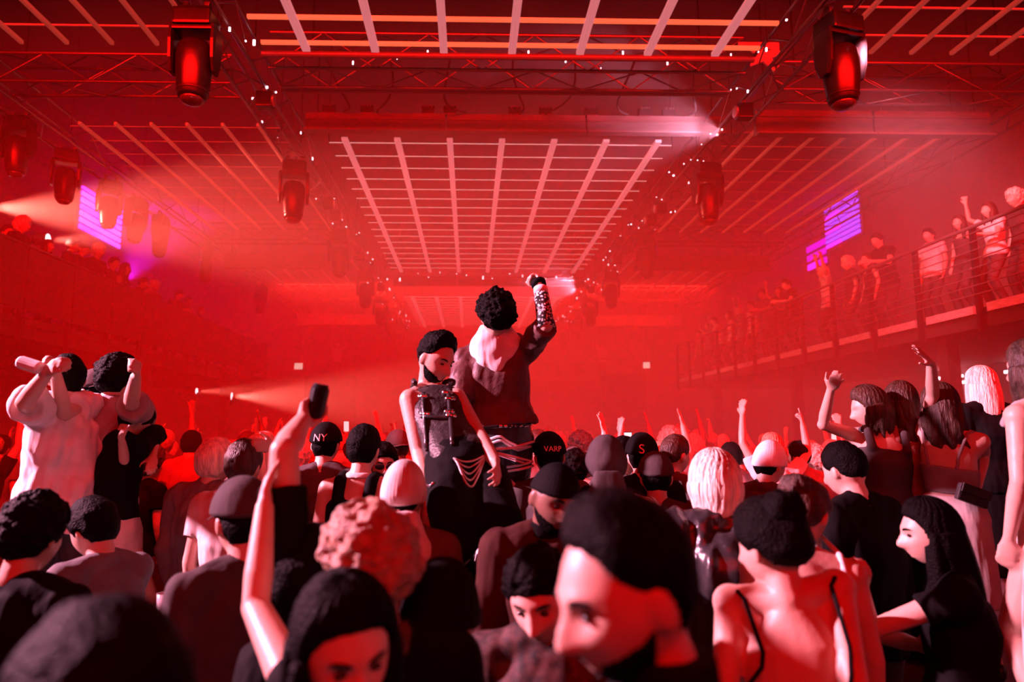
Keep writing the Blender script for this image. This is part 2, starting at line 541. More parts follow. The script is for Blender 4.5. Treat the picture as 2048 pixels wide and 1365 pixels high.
# cables, junction boxes and clamps along the near cross truss
M_cable = mat('cable', (0.03, 0.028, 0.03), 0.5)
for i in range(9):
    x = -2.4 + i * 0.75 + 0.2 * math.sin(i * 3.7)
    r = empty('junction_box', (x, 11.05, 7.24), 'small junction box %s from the left on the dark beam with cables' % (ordn + ['ninth'])[i], 'junction box', 'boxes on the beam')
    box_obj('case', (0, 0, 0.07), (0.22, 0.12, 0.14), M_fix, r, 0.01)
    for k in range(4):
        bar('plug', (-0.06 + k * 0.04, -0.08, 0.12), (0.016, 0.05, 0.03), M_steel, r)
for i in range(7):
    x = -2.2 + i * 0.95
    bm = bmesh.new()
    pts = [Vector((x + 0.35 * math.sin(i * 2 + t * 3) * t, 9.82 + 1.2 * t, 7.63 - 0.36 * t - 0.22 * math.sin(PI * t))) for t in np.linspace(0, 1, 9)]
    for a, b in zip(pts, pts[1:]):
        add_tube(bm, a, b, 0.018, n=6)
    tag(bm_obj('power_cable', bm, M_cable), 'slack black cable %s from the left behind the near cross truss' % ordn[i], 'cable', 'cables on the near cross truss')
# pipes over the near centre bay
for i, (yy, zz) in enumerate(((8.95, 7.1), (9.95, 7.1))):
    tag(rod('steel_pipe', (-2.9, yy, zz + 0.0), (4.0, yy, zz), 0.045, M_pipe, None, 10), ('front', 'rear')[i] + ' steel pipe across the bay before the dark beam', 'pipe', 'pipes across the near bay')
# corner plates where the right centre truss meets the cross truss
cp = empty('corner_block', (4.22, 9.55, 7.3), 'bright corner block where the near cross truss meets the right truss', 'truss corner')
for rz_ in (0.6, -0.6):
    bar('gusset', (0.05, -0.32, 0.0), (0.5, 0.04, 0.12), M_plate, cp).rotation_euler = (0, rz_ + 0.2, 0)
bar('plate', (0, -0.28, 0.2), (0.6, 0.03, 0.1), M_plate, cp)

# ---- rear speaker stacks
for px0, px1, y0_, lab in ((612, 706, 752, 'left'), (1207, 1290, 748, 'right')):
    a, b = at_y(px0, y0_, 25), at_y(px1, y0_, 25)
    r = empty('speaker_stack', ((a.x + b.x) / 2, 25.3, 0), 'tall dark speaker stack far back on the %s of the floor' % lab, 'speaker')
    n = 4
    hh = a.z / n
    for k in range(n):
        c = box_obj('cabinet', (0, 0, hh * (k + 0.5)), (b.x - a.x, 0.9, hh - 0.02), M_dark, r, 0.02)
        bar('grille', (0, -0.46, 0), ((b.x - a.x) * 0.9, 0.03, hh * 0.86), M_black, c)

# ---- led screens high on the side walls
def led_screen(name, loc, w, h, n, col, strength, label, rz):
    r = empty(name, loc, label, 'screen', rz=rz)
    m = mat('led_' + label[:6] + str(n), (0.1, 0.1, 0.1), 0.4, emit=col, estr=strength)
    m2 = mat('led_edge_' + label[:6] + str(n), (0.1, 0.1, 0.1), 0.4, emit=(0.8, 0.02, 0.9), estr=strength)
    bar('frame', (0, 0.06, 0), (w + 0.1, 0.06, h + 0.1), M_black, r)
    for k in range(n):
        z = -h / 2 + h * (k + 0.5) / n
        bar('led_bar', (-w * 0.28, 0, z), (w * 0.42, 0.04, h / n * 0.62), m if k % 3 else m2, r)
        bar('led_bar', (w * 0.22, 0, z), (w * 0.52, 0.04, h / n * 0.62), m, r)
    return r
p = at_x(1683, 440, 11.2)
led_screen('led_screen', (p.x, p.y, p.z), 1.9, 1.35, 9, (0.10, 0.03, 0.62), 5.0, 'blue striped screen high on the right wall', -PI / 2)
p = at_x(1633, 510, 11.2)
led_screen('led_screen', (p.x, p.y, p.z), 1.2, 0.9, 3, (0.35, 0.0, 0.55), 3.0, 'small purple screen below the blue one on the right wall', -PI / 2)
p = at_x(205, 430, -11.0)
led_screen('led_screen', (p.x, p.y, p.z), 2.3, 1.55, 8, (0.75, 0.04, 0.85), 7.0, 'magenta striped screen high on the left wall', PI / 2)
pm = at_x(265, 548, -10.6)
spot('magenta_lamp', (pm.x - 0.2, pm.y, pm.z - 0.3), (pm.x + 1.6, pm.y + 0.5, pm.z + 4), 70, 1600, (0.85, 0.02, 1.0), 0.08, 0.7)

# ---- lamps with visible beams
M_lamp = mat('lamp_lens_white', (0.9, 0.85, 0.85), 0.3, emit=(1, 0.72, 0.78), estr=3.0)
def beam_lamp(px, py, X, target, ang, power, label, size=0.1, col=BEAM):
    p = at_x(px, py, X)
    r = empty('beam_lamp', p, label, 'stage light')
    d = (Vector(target) - p).normalized()
    q = d.to_track_quat('-Z', 'Y')
    bm = bmesh.new()
    add_lathe(bm, [(size * 0.6, 0.26), (size, 0.2), (size * 1.1, 0.05), (size * 1.1, 0.0)][::-1], 14, q.to_matrix().to_4x4())
    bm_obj('housing', bm, M_fix, r)
    bm = bmesh.new()
    add_lathe(bm, [(size * 0.95, 0.0), (size * 0.95, -0.012)][::-1], 14, q.to_matrix().to_4x4())
    bm_obj('lens', bm, M_lamp, r)
    box_obj('bracket', (0, 0, -0.14), (0.05, 0.05, 0.22), M_black, r)
    spot('beam_light', p + d * 0.06, target, ang, power, col, size * 0.5, 0.7)
    return r
beam_lamp(463, 793, -6.6, (4.0, 20.5, 2.6), 34, 9000, 'white beam lamp under the far end of the left gallery', 0.11)
beam_lamp(393, 783, -6.8, (4.0, 17.5, 2.9), 22, 3000, 'smaller white beam lamp beside the bright one under the left gallery', 0.08)
beam_lamp(96, 480, -8.0, (2.0, 14.5, 6.0), 30, 3500, 'white beam lamp on the left gallery behind the silhouettes', 0.12)
beam_lamp(-20, 415, -8.8, (7.0, 12.3, 5.4), 36, 12000, 'bright beam lamp at the near end of the left gallery', 0.14, (1.0, 0.14, 0.10))
# ---- bars of light under the right gallery
M_bar = mat('white_light_bar', (0.9, 0.9, 0.9), 0.4, emit=(1.0, 0.6, 0.7), estr=9.0)
for i, (px, py, L) in enumerate(((1813, 744, 0.5), (1925, 728, 0.45), (1898, 755, 0.4), (1657, 757, 0.35), (1937, 764, 0.3), (2035, 742, 0.3), (1543, 752, 0.18))):
    p = at_x(px, py, 11.28)
    r = empty('light_bar', p, 'short white light bar %s on the wall under the right gallery' % ordn[i], 'light', 'light bars under the right gallery')
    bar('tube', (0, 0, 0), (0.05, L * 2.2, 0.06), M_bar, r)
    bar('mount', (0.07, 0, 0), (0.1, L * 1.6, 0.09), M_black, r)
M_exit = mat('exit_sign_glow', (0.6, 0.9, 0.8), 0.4, emit=(0.75, 1.0, 0.85), estr=1.3)
for px, py, w, lab in ((1293, 731, 0.28, 'right'), (597, 733, 0.34, 'left')):
    p = at_y(px, py, 30)
    r = empty('exit_lamp', p, 'small pale green lamp far back on the %s side' % lab, 'light')
    bar('glass', (0, 0, 0), (w, 0.05, 0.26), M_exit, r)
    bar('case', (0, 0.06, 0), (w + 0.06, 0.06, 0.32), M_black, r)
    bar('stem', (0, 0.06, 4.0), (0.03, 0.03, 8.0 - 2 * 0), M_black, r).location.z = (ZC - p.z) / 2
    [c for c in r.children if c.name.startswith('stem')][0].scale.z = ZC - p.z

# ================================================================== people: shapes
def fnoise(co, freq, seed=0, octaves=2):
    """cheap smooth noise in numpy: sums of warped sines, about -1..1"""
    r = np.random.default_rng(seed)
    out = np.zeros(len(co))
    amp = 1.0
    tot = 0
    for o in range(octaves):
        for _ in range(3):
            k = r.normal(size=3); k /= np.linalg.norm(k)
            k2 = r.normal(size=3); k2 /= np.linalg.norm(k2)
            ph = r.uniform(0, 6.28, 2)
            out += amp * np.sin(co @ k * freq + ph[0] + 1.5 * np.sin(co @ k2 * freq * 0.7 + ph[1]))
        tot += amp * 3
        amp *= 0.55
        freq *= 1.9
    return out / tot * 1.9

class Buf:
    def __init__(self):
        self.v = []
        self.f = []
        self.n = 0
    def add(self, verts, faces):
        b = self.n
        self.v.append(np.asarray(verts, float))
        self.f.extend([tuple(i + b for i in f) for f in faces])
        self.n += len(verts)
    def loft(self, rings, cap=True):
        m = len(rings[0]); k = len(rings)
        vs_ = [p for r in rings for p in r]
        fs = []
        for a in range(k - 1):
            for i in range(m):
                j = (i + 1) % m
                fs.append((a * m + i, a * m + j, (a + 1) * m + j, (a + 1) * m + i))
        if cap:
            fs.append(tuple(range(m - 1, -1, -1)))
            fs.append(tuple((k - 1) * m + i for i in range(m)))
        self.add(vs_, fs)
    def ball(self, c, r, R=None, nu=12, nv=8):
        c = np.array(c, float)
        r = np.array(r if hasattr(r, '__len__') else (r, r, r), float)
        vs_, fs = [], []
        for j in range(1, nv):
            t = math.pi * j / nv
            for i in range(nu):
                p = 2 * math.pi * i / nu
                vs_.append((math.sin(t) * math.cos(p), math.sin(t) * math.sin(p), math.cos(t)))
        vs_ += [(0, 0, 1), (0, 0, -1)]
        A = np.array(vs_) * r
        if R is not None: A = A @ np.array(R).T
        for j in range(nv - 2):
            for i in range(nu):
                i2 = (i + 1) % nu
                fs.append((j * nu + i, (j + 1) * nu + i, (j + 1) * nu + i2, j * nu + i2))
        t, b = len(vs_) - 2, len(vs_) - 1
        for i in range(nu):
            i2 = (i + 1) % nu
            fs.append((t, i, i2))
            fs.append((b, (nv - 2) * nu + i2, (nv - 2) * nu + i))
        self.add(A + c, fs)
    def limb(self, pts, rad, n=12, balls=True):
        pts = [np.array(p, float) for p in pts]
        ref = None
        rings = []
        for i, p in enumerate(pts):
            a = pts[max(0, i - 1)]; b = pts[min(len(pts) - 1, i + 1)]
            t = b - a
            t /= (np.linalg.norm(t) + 1e-9)
            if ref is None:
                h = np.array((0, 0, 1.0)) if abs(t[2]) < 0.9 else np.array((0, 1.0, 0))
                ref = np.cross(t, h)
            u = ref - t * (ref @ t)
            u /= (np.linalg.norm(u) + 1e-9)
            w = np.cross(t, u)
            ref = u
            rings.append([p + rad[i] * (math.cos(2 * PI * k / n) * u + math.sin(2 * PI * k / n) * w) for k in range(n)])
        self.loft(rings)
        if balls:
            self.ball(pts[0], rad[0]); self.ball(pts[-1], rad[-1])
    def mesh(self, name):
        me = bpy.data.meshes.new(name)
        V = np.concatenate(self.v) if self.v else np.zeros((0, 3))
        me.from_pydata(V.tolist(), [], self.f)
        return me

def ell(c, a, b, ra, rb, n=16, sq=2.3):
    """super-elliptic ring round c along vectors a and b"""
    out = []
    for k in range(n):
        t = 2 * PI * k / n
        x, y = math.cos(t), math.sin(t)
        e = 2 / sq
        out.append(c + a * (ra * math.copysign(abs(x) ** e, x)) + b * (rb * math.copysign(abs(y) ** e, y)))
    return out

def sphere_dirs(nu, nv):
    d = []
    for j in range(nv + 1):
        t = PI * j / nv
        for i in range(nu):
            p = 2 * PI * i / nu
            d.append((math.sin(t) * math.sin(p), math.sin(t) * math.cos(p), math.cos(t)))
    f = []
    for j in range(nv):
        for i in range(nu):
            i2 = (i + 1) % nu
            a, b, c, e = j * nu + i, (j + 1) * nu + i, (j + 1) * nu + i2, j * nu + i2
            if j == 0: f.append((a, b, c))
            elif j == nv - 1: f.append((a, b, e))
            else: f.append((a, b, c, e))
    return np.array(d), f

def sstep(a, b, x):
    t = np.clip((x - a) / (b - a), 0, 1)
    return t * t * (3 - 2 * t)

def head_surface(d, fem=False):
    """canonical head, +y is the face, centre midway between crown and chin, 0.235 tall"""
    x, y, z = d[:, 0], d[:, 1], d[:, 2]
    up = np.clip(z, 0, 1); dn = np.clip(-z, 0, 1)
    wx = 0.077 * (1 - 0.30 * dn ** 1.6) * (1 + 0.02 * up)
    wy = np.where(y > 0, 0.094 * (1 - 0.10 * dn ** 2), 0.104 * (1 - 0.42 * dn ** 1.2))
    px, py, pz = x * wx, y * wy, z * 0.1175
    # flatter face
    fr = sstep(0.25, 0.95, y)
    g = lambda cx, cz, sx, sz: np.exp(-((px - cx) / sx) ** 2 / 2 - ((pz - cz) / sz) ** 2 / 2)
    dy = 0
    nose = np.exp(-(px / np.where(pz < -0.02, 0.013, 0.010)) ** 2 / 2)
    prof = np.interp(pz, [-0.052, -0.046, -0.036, -0.02, 0.005, 0.022, 0.03], [0, 0.014, 0.034, 0.028, 0.014, 0.004, 0])
    dy = dy + nose * prof
    for s in (-1, 1):
        dy = dy - 0.017 * g(s * 0.031, 0.008, 0.015, 0.011)
        dy = dy + 0.008 * g(s * 0.03, 0.030, 0.018, 0.008)
        dy = dy + 0.005 * g(s * 0.042, -0.028, 0.016, 0.014)
        dy = dy + 0.006 * g(s * 0.012, -0.040, 0.006, 0.006)
    dy = dy + 0.013 * g(0, -0.061, 0.019, 0.005) + 0.013 * g(0, -0.077, 0.016, 0.006) - 0.009 * g(0, -0.069, 0.022, 0.0035) - 0.004 * g(0, -0.088, 0.02, 0.005)
    dy = dy + (0.007 if fem else 0.011) * g(0, -0.098, 0.02, 0.013)
    py = py + dy * fr
    return np.stack([px, py, pz], 1)

def hair_mask(d, line=0.25, side=-0.25, nape=-0.62):
    """1 where hair grows: above the forehead line, behind the ears and down to the nape"""
    x, y, z = d[:, 0], d[:, 1], d[:, 2]
    az = np.degrees(np.arctan2(np.abs(x), y))          # 0 face, 180 back
    lim = np.interp(az, [0, 25, 50, 68, 85, 105, 125, 180], [line + 0.28, line + 0.27, line + 0.16, line - 0.1, side + 0.12, side + 0.02, nape + 0.08, nape])
    return sstep(-0.04, 0.03, z - lim) * (0.45 + 0.55 * sstep(0.0, 0.32, z - lim))

def rot_head(yaw, pitch, roll):
    return np.array((Matrix.Rotation(-math.radians(yaw), 3, 'Z') @ Matrix.Rotation(-math.radians(pitch), 3, 'X') @ Matrix.Rotation(math.radians(roll), 3, 'Y')))

V3 = lambda *a: np.array(a, float)
def unit(v):
    v = np.array(v, float)
    return v / (np.linalg.norm(v) + 1e-9)

def solve(px, py, S, L, sgn):
    """point on the pixel's ray that lies a bone's length L from joint S"""
    r = np.array(ray(px, py)); C = V3(0, 0, CZ)
    a = r @ r; w = C - S; b = 2 * (r @ w); c = w @ w - L * L
    D = b * b - 4 * a * c
    if D >= 0:
        t = (-b + sgn * math.sqrt(D)) / (2 * a)
        return C + r * t
    Q = C + r * (-b / (2 * a))
    return S + unit(Q - S) * min(np.linalg.norm(Q - S), L * 1.15)

# fingers: curl per joint (deg), spread (deg)
HANDS = dict(open=(8, 9), relaxed=(28, 4), fist=(82, 0), hold=(52, 2), point=(80, 0), wave=(14, 7), cup=(40, 2), vee=(80, 6))

def hand(buf, W, dirv, normal, thumb, pose='relaxed', s=1.0, fr=0.0088):
    """W wrist, dirv along the hand, normal out of the palm, thumb = +-1 side (along dirv x normal)"""
    f = unit(dirv)
    nrm = unit(np.array(normal) - f * (np.array(normal) @ f))
    lat = np.cross(f, nrm) * thumb
    curl, spread = HANDS[pose]
    L = 0.092 * s
    rings = []
    for t, w, h in ((-0.12, 0.026, 0.02), (0.15, 0.030, 0.019), (0.5, 0.040, 0.016), (0.9, 0.043, 0.013), (1.04, 0.036, 0.010)):
        rings.append(ell(W + f * (t * L), lat, nrm, w * s, h * s, 12))
    buf.loft(rings)
    lens = (0.93, 1.0, 0.95, 0.78)
    for i in range(4):
        off = (1.5 - i) * 0.0205 * s
        base = W + f * (L * (0.97 - 0.05 * abs(i - 1.2))) + lat * off
        ang = math.radians((1.5 - i) * spread)
        d0 = unit(f * math.cos(ang) + lat * math.sin(ang))
        c = curl
        if pose == 'point' and i == 0: c = 6
        if pose == 'vee' and i in (0, 1): c = 6
        pts = [base - d0 * 0.012, base]; rad = [fr * s, fr * s * 1.05]
        a = math.radians(c * 0.6)
        for seg, r in ((0.043, 1.0), (0.029, 0.92), (0.022, 0.8)):
            dd = d0 * math.cos(a) + nrm * math.sin(a)
            pts.append(pts[-1] + dd * seg * lens[i] * s); rad.append(fr * r * s)
            a += math.radians(c)
        buf.limb(pts, rad, 8)
    # thumb leaves the side of the palm near its base
    tb = W + f * (0.26 * L) + lat * 0.024 * s
    k = 0.75 if pose in ('open', 'wave', 'relaxed') else 0.25
    d1 = unit(f * 0.75 + lat * k + nrm * 0.35)
    d2 = unit(f * 0.85 + lat * k * 0.5 + nrm * (0.35 if k > 0.5 else 0.9))
    d3 = unit(f * 0.85 + lat * (k * 0.3 - (0 if k > 0.5 else 0.5)) + nrm * (0.4 if k > 0.5 else 0.8))
    p1 = tb + d1 * 0.04 * s; p2 = p1 + d2 * 0.032 * s; p3 = p2 + d3 * 0.026 * s
    buf.limb([tb - d1 * 0.01, p1, p2, p3], [0.014 * s, 0.0125 * s, fr * 1.15 * s, fr * 0.95 * s], 8)

BAKE = []      # (object, voxel, smooth iterations, [(frequency, amplitude, seed)])
def remesh_obj(name, buf, voxel, material, parent, smooth=2, disp=()):
    o = mesh_obj(name, buf.mesh(name), material, parent)
    m = o.modifiers.new('remesh', 'REMESH')
    m.mode = 'VOXEL'
    m.voxel_size = voxel
    m.use_smooth_shade = True
    if smooth:
        s = o.modifiers.new('smooth', 'SMOOTH')
        s.factor = 0.5
        s.iterations = smooth
    BAKE.append((o, disp))
    return o

def bake_all():
    dg = bpy.context.evaluated_depsgraph_get()
    dg.update()
    done = []
    for o, disp in BAKE:
        me = bpy.data.meshes.new_from_object(o.evaluated_get(dg))
        done.append((o, me, disp))
    for o, me, disp in done:
        old = o.data
        o.modifiers.clear()
        me.name = old.name
        o.data = me
        if not me.materials and old.materials:
            me.materials.append(old.materials[0])
        bpy.data.meshes.remove(old)
        if disp:
            n = len(me.vertices)
            co = np.empty(n * 3); me.vertices.foreach_get('co', co); co = co.reshape(-1, 3)
            nr = np.empty(n * 3); me.vertex_normals.foreach_get('vector', nr); nr = nr.reshape(-1, 3)
            for fq, am, sd in disp:
                sc3 = np.array((1, 1, 0.4)) if sd < 100 else np.array((1, 1, 1))
                co = co + nr * (am * np.maximum(fnoise(co * sc3, fq, sd), -0.35) * 1.3)[:, None]
            me.vertices.foreach_set('co', co.ravel())
            me.update()
        me.polygons.foreach_set('use_smooth', [True] * len(me.polygons))
    BAKE.clear()

def plain_obj(name, buf, material, parent):
    me = buf.mesh(name)
    me.polygons.foreach_set('use_smooth', [True] * len(me.polygons))
    return mesh_obj(name, me, material, parent)

# ------------------------------------------------------------------ looks
SKIN = dict(light=mat('skin_light', (0.60, 0.38, 0.30), 0.45, vary=0.06, scale=14, bump=0.05, bscale=90),
            mid=mat('skin_mid', (0.42, 0.24, 0.17), 0.42, vary=0.06, scale=14, bump=0.05, bscale=90),
            dark=mat('skin_dark', (0.19, 0.10, 0.07), 0.40, vary=0.08, scale=14, bump=0.05, bscale=90))
def cloth(name, c, rough=0.8, bump=0.35, bscale=16):
    return mat('cloth_' + name, c, rough, vary=0.12, scale=9, bump=bump, bscale=bscale, sheen=0.0, spec=0.07, stretch=0.3)
C_black = cloth('black', (0.005, 0.0046, 0.005))
C_dark = cloth('charcoal', (0.065, 0.055, 0.055))
C_grey = cloth('grey', (0.16, 0.15, 0.15))
C_mid = cloth('mid', (0.30, 0.27, 0.27))
C_white = cloth('white', (0.78, 0.74, 0.74))
C_pale = cloth('pale', (0.62, 0.55, 0.52))
C_red = cloth('brick', (0.24, 0.08, 0.07))
C_brown = cloth('brown', (0.11, 0.06, 0.05))
C_leather = mat('leather_black', (0.035, 0.03, 0.03), 0.45, spec=0.3, vary=0.2, scale=20, bump=0.3, bscale=60)
C_shine = mat('shiny_black', (0.03, 0.028, 0.03), 0.28, vary=0.2, scale=8, bump=0.2, bscale=20)
H_black = mat('hair_black', (0.004, 0.0032, 0.0032), 0.6, spec=0.05, vary=0.3, scale=30, bump=0.5, bscale=120)
H_brown = mat('hair_brown', (0.05, 0.024, 0.016), 0.5, vary=0.4, scale=40, bump=0.5, bscale=120, spec=0.3, stretch=0.12, cstretch=0.12)
H_tan = mat('hair_light_brown', (0.34, 0.2, 0.13), 0.5, vary=0.3, scale=40, bump=0.6, bscale=120)
H_blond = mat('hair_blond', (0.74, 0.64, 0.54), 0.45, vary=0.35, scale=45, bump=0.6, bscale=100, stretch=0.1, cstretch=0.1)
M_eye = mat('eye_dark', (0.02, 0.012, 0.01), 0.15)
M_chrome = mat('chrome', (0.8, 0.8, 0.8), 0.18, 1.0)
M_shoe = mat('shoe_black', (0.015, 0.014, 0.014), 0.4)

ALLP = []
class Person:
    def __init__(self, label, d=None, head=None, yaw=0, pitch=0, roll=0, byaw=None, base=0.0, sex='m', skin='light', voxel=0.011,
                 neck=None, hip=None, al=None, ar=None, lh='relaxed', rh='relaxed', sl=None, sr=None, legs=None, wear=(), hair=('short', H_black), hat=None,
                 extras=(), group=None, hc=None, size=1.0, ears=True, name='person', face=False, beard=None, hdl=None, hdr=None, lean=0.0, cat='person', broad=1.0):
        self.skin = SKIN[skin]
        self.sex = sex
        self.vox = voxel
        fem = sex == 'f'
        byaw = yaw if byaw is None else byaw
        s = size
        H = np.array(at_y(head[0], head[1], d)) if hc is None else np.array(hc, float)
        self.H = H
        self.R = rot_head(yaw, pitch, roll)
        a = math.radians(byaw)
        rt = V3(math.cos(a), -math.sin(a), 0); fw = V3(math.sin(a), math.cos(a), 0)
        self.rt, self.fw = rt, fw
        # neck base
        if neck is None:
            N = H + self.R @ V3(0, -0.035, -0.06) * s + V3(0, 0, -0.10 * s) - fw * 0.02
        else:
            N = solve(neck[0], neck[1], H, 0.165 * s, neck[2] if len(neck) > 2 else 1)
        self.N = N
        self.s = s
        hz = base + (H[2] - base) * 0.57
        if hip is None:
            P = V3(N[0], N[1], max(hz, N[2] - 0.58 * s)) + fw * (-lean)
        else:
            P = solve(hip[0], hip[1], N, 0.54 * s, hip[2] if len(hip) > 2 else 1)
        self.P = P
        up = unit(N - P)
        self.up = up
        sw = (0.160 if fem else 0.180) * s * broad
        drop = 0.045 * s
        SL = N - rt * sw - up * drop; SR = N + rt * sw - up * drop
        if sl is not None: SL = solve(sl[0], sl[1], N, sw * 1.03, sl[2] if len(sl) > 2 else 1)
        if sr is not None: SR = solve(sr[0], sr[1], N, sw * 1.03, sr[2] if len(sr) > 2 else 1)
        self.SL, self.SR = SL, SR
        self.srt = unit(SR - SL)
        self.sfw = unit(np.cross(up, self.srt))
        UA, FA, HA = 0.285 * s, 0.255 * s, 0.10 * s
        def arm(S, spec, side):
            out = rt * side
            if spec is None:
                E = S + V3(0, 0, -1) * UA * 0.97 + out * 0.05 - fw * 0.02
                W = E + V3(0, 0, -1) * FA * 0.95 + fw * 0.07
                return E, W, unit(W - E)
            if isinstance(spec, dict):      # directions in the body's frame (outward, forward, up)
                B = lambda v: unit(out * v[0] + fw * v[1] + V3(0, 0, 1) * v[2])
                E = S + B(spec['e']) * UA
                W = E + B(spec['w']) * FA
                return E, W, B(spec.get('h', spec['w']))
            e, w = spec[0], spec[1]
            E = solve(e[0], e[1], S, UA, e[2] if len(e) > 2 else -1)
            W = solve(w[0], w[1], E, FA, w[2] if len(w) > 2 else -1)
            hd = unit(W - E)
            if len(spec) > 2:
                h = spec[2]
                hd = unit(solve(h[0], h[1], W, 0.17 * s, h[2] if len(h) > 2 else -1) - W)
            return E, W, hd
        self.EL, self.WL, self.dL = arm(SL, al, -1)
        self.ER, self.WR, self.dR = arm(SR, ar, 1)
        # legs
        gz = base
        hw = 0.088 * s
        self.knees, self.ankles, self.hips = [], [], []
        for i, side in enumerate((-1, 1)):
            hp = P + rt * side * hw - V3(0, 0, 0.04)
            lg = legs[i] if legs else None
            if lg:
                K = solve(lg[0][0], lg[0][1], hp, 0.43 * s, lg[0][2] if len(lg[0]) > 2 else -1)
                A = solve(lg[1][0], lg[1][1], K, 0.42 * s, lg[1][2] if len(lg[1]) > 2 else 1)
                A[2] = max(A[2], gz + 0.08)
            else:
                A = V3(hp[0], hp[1], gz + 0.08) + rt * side * 0.05
                Lg = np.linalg.norm(hp - A)
                bend = max(0.0, (0.86 * s) ** 2 - Lg ** 2) ** 0.5 * 0.5
                K = (hp + A) / 2 + fw * (0.02 + bend)
            self.hips.append(hp); self.knees.append(K); self.ankles.append(A)
        self.base = V3((self.ankles[0][0] + self.ankles[1][0]) / 2, (self.ankles[0][1] + self.ankles[1][1]) / 2, gz)
        o = empty(name, Vector(self.base), label, cat, group)
        self.root = o
        ALLP.append(o)
        b = self.base
        for k in ('H', 'N', 'P', 'SL', 'SR', 'EL', 'ER', 'WL', 'WR'):
            setattr(self, k, getattr(self, k) - b)
        for k in ('knees', 'ankles', 'hips'):
            setattr(self, k, [q - b for q in getattr(self, k)])
        # ---- the body, one continuous skin
        B = Buf()
        self.torso(B, 0.0, -0.16, 1.0)
        B.limb([self.N - up * 0.05, self.N + up * 0.02, self.H + self.R @ V3(0, -0.02, -0.05) * s], [0.062 * s, (0.048 if fem else 0.058) * s, (0.048 if fem else 0.056) * s])
        for S, E, W, D, side, hp_ in ((self.SL, self.EL, self.WL, self.dL, -1, lh), (self.SR, self.ER, self.WR, self.dR, 1, rh)):
            self.armtube(B, S, E, W, side, 0.0, 2.0)
            hd_spec = hdl if side < 0 else hdr
            if hp_ and hp_ != 'none':
                nrm = np.array(hd_spec, float) if hd_spec is not None else (-rt * side * 0.8 + fw * 0.5)
                if abs(unit(nrm) @ unit(D)) > 0.93: nrm = fw + V3(0.3, 0, 0.2)
                f_ = unit(D)
                n_ = unit(nrm - f_ * (nrm @ f_))
                # thumb side: left hand with palm n and fingers f has its thumb along f x n * side
                hand(B, W, D, nrm, -side, hp_, s * (0.93 if fem else 1.0), 0.0092 if voxel > 0.0095 else 0.0085)
        for hp, K, A in zip(self.hips, self.knees, self.ankles):
            B.limb([hp, hp * 0.6 + K * 0.4, K, K * 0.65 + A * 0.35, A], [0.085 * s, 0.078 * s, 0.054 * s, 0.055 * s, 0.036 * s])
            B.limb([A, A + fw * 0.1 - V3(0, 0, 0.04)], [0.036, 0.03])
        d_, f_ = sphere_dirs(56, 44)
        hs = head_surface(d_, fem) * s * (1.0 if fem else 1.05)
        self.hs_scale = s * (1.0 if fem else 1.05)
        B.add(hs @ self.R.T + self.H, f_)
        if ears:
            for sx_ in (-1, 1):
                er = self.R @ np.array(Matrix.Rotation(math.radians(-12), 3, 'X') @ Matrix.Rotation(math.radians(18 * sx_), 3, 'Z'))
                B.ball(self.H + self.R @ V3(sx_ * 0.084, -0.014, -0.004) * s, V3(0.010, 0.021, 0.035) * s, er)
        self.body = remesh_obj('body', B, voxel, self.skin, o, 1 if voxel < 0.008 else 2)
        # ---- dress
        for w in wear:
            getattr(self, 'w_' + w[0])(*w[1:])
        if hair: getattr(self, 'h_' + hair[0])(*hair[1:])
        if beard: self.beard(*beard)
        if hat: getattr(self, 't_' + hat[0])(*hat[1:])
        if face: self.features(face)
        for e in extras: getattr(self, 'x_' + e[0])(*e[1:])

    # ---------------------------------------------------------------- body pieces
    def torso_rings(self, infl, lo, hi, flare=0.0):
        s = self.s
        fem = self.sex == 'f'
        T = [-0.5, -0.16, 0.0, 0.32, 0.62, 0.80, 0.93, 1.02]
        W = [0.165, 0.15, 0.172, 0.122, 0.138, 0.140, 0.085, 0.048] if fem else [0.16, 0.14, 0.160, 0.140, 0.165, 0.168, 0.105, 0.056]
        Dp = [0.12, 0.11, 0.115, 0.088, 0.112, 0.092, 0.062, 0.048] if fem else [0.12, 0.11, 0.112, 0.100, 0.118, 0.098, 0.070, 0.055]
        out = []
        n = max(4, int((hi - lo) / 0.06))
        hr = unit(self.rt - self.up * (self.rt @ self.up))
        for k in range(n + 1):
            t = lo + (hi - lo) * k / n
            c = self.P + (self.N - self.P) * t
            m = min(1, max(0, t))
            r = unit(hr * (1 - m) + self.srt * m)
            f = unit(np.cross(self.up, r))
            w = np.interp(t, T, W) * s + infl; dp = np.interp(t, T, Dp) * s + infl
            if flare and t < 0.4:
                w += flare * (0.4 - t); dp += flare * (0.4 - t) * 0.8
            c = c - f * (0.012 * math.sin(PI * m))
            out.append(ell(c, r, f, w, dp, 20))
        return out
    def torso(self, B, infl, lo, hi, flare=0.0, trap=True):
        B.loft(self.torso_rings(infl, lo, hi, flare))
        if trap and hi > 0.9:
            s = self.s
            for S in (self.SL, self.SR):
                mid = (self.N * 0.5 + S * 0.5) + self.up * 0.012
                B.limb([self.N + self.up * 0.015, mid, S], [0.05 * s + infl * 0.6, 0.048 * s + infl * 0.8, 0.05 * s + infl * 0.8])
                B.limb([S, S * 0.6 + (self.P * 0.35 + self.N * 0.65) * 0.4], [0.055 * s + infl, 0.07 * s + infl * 0.6])
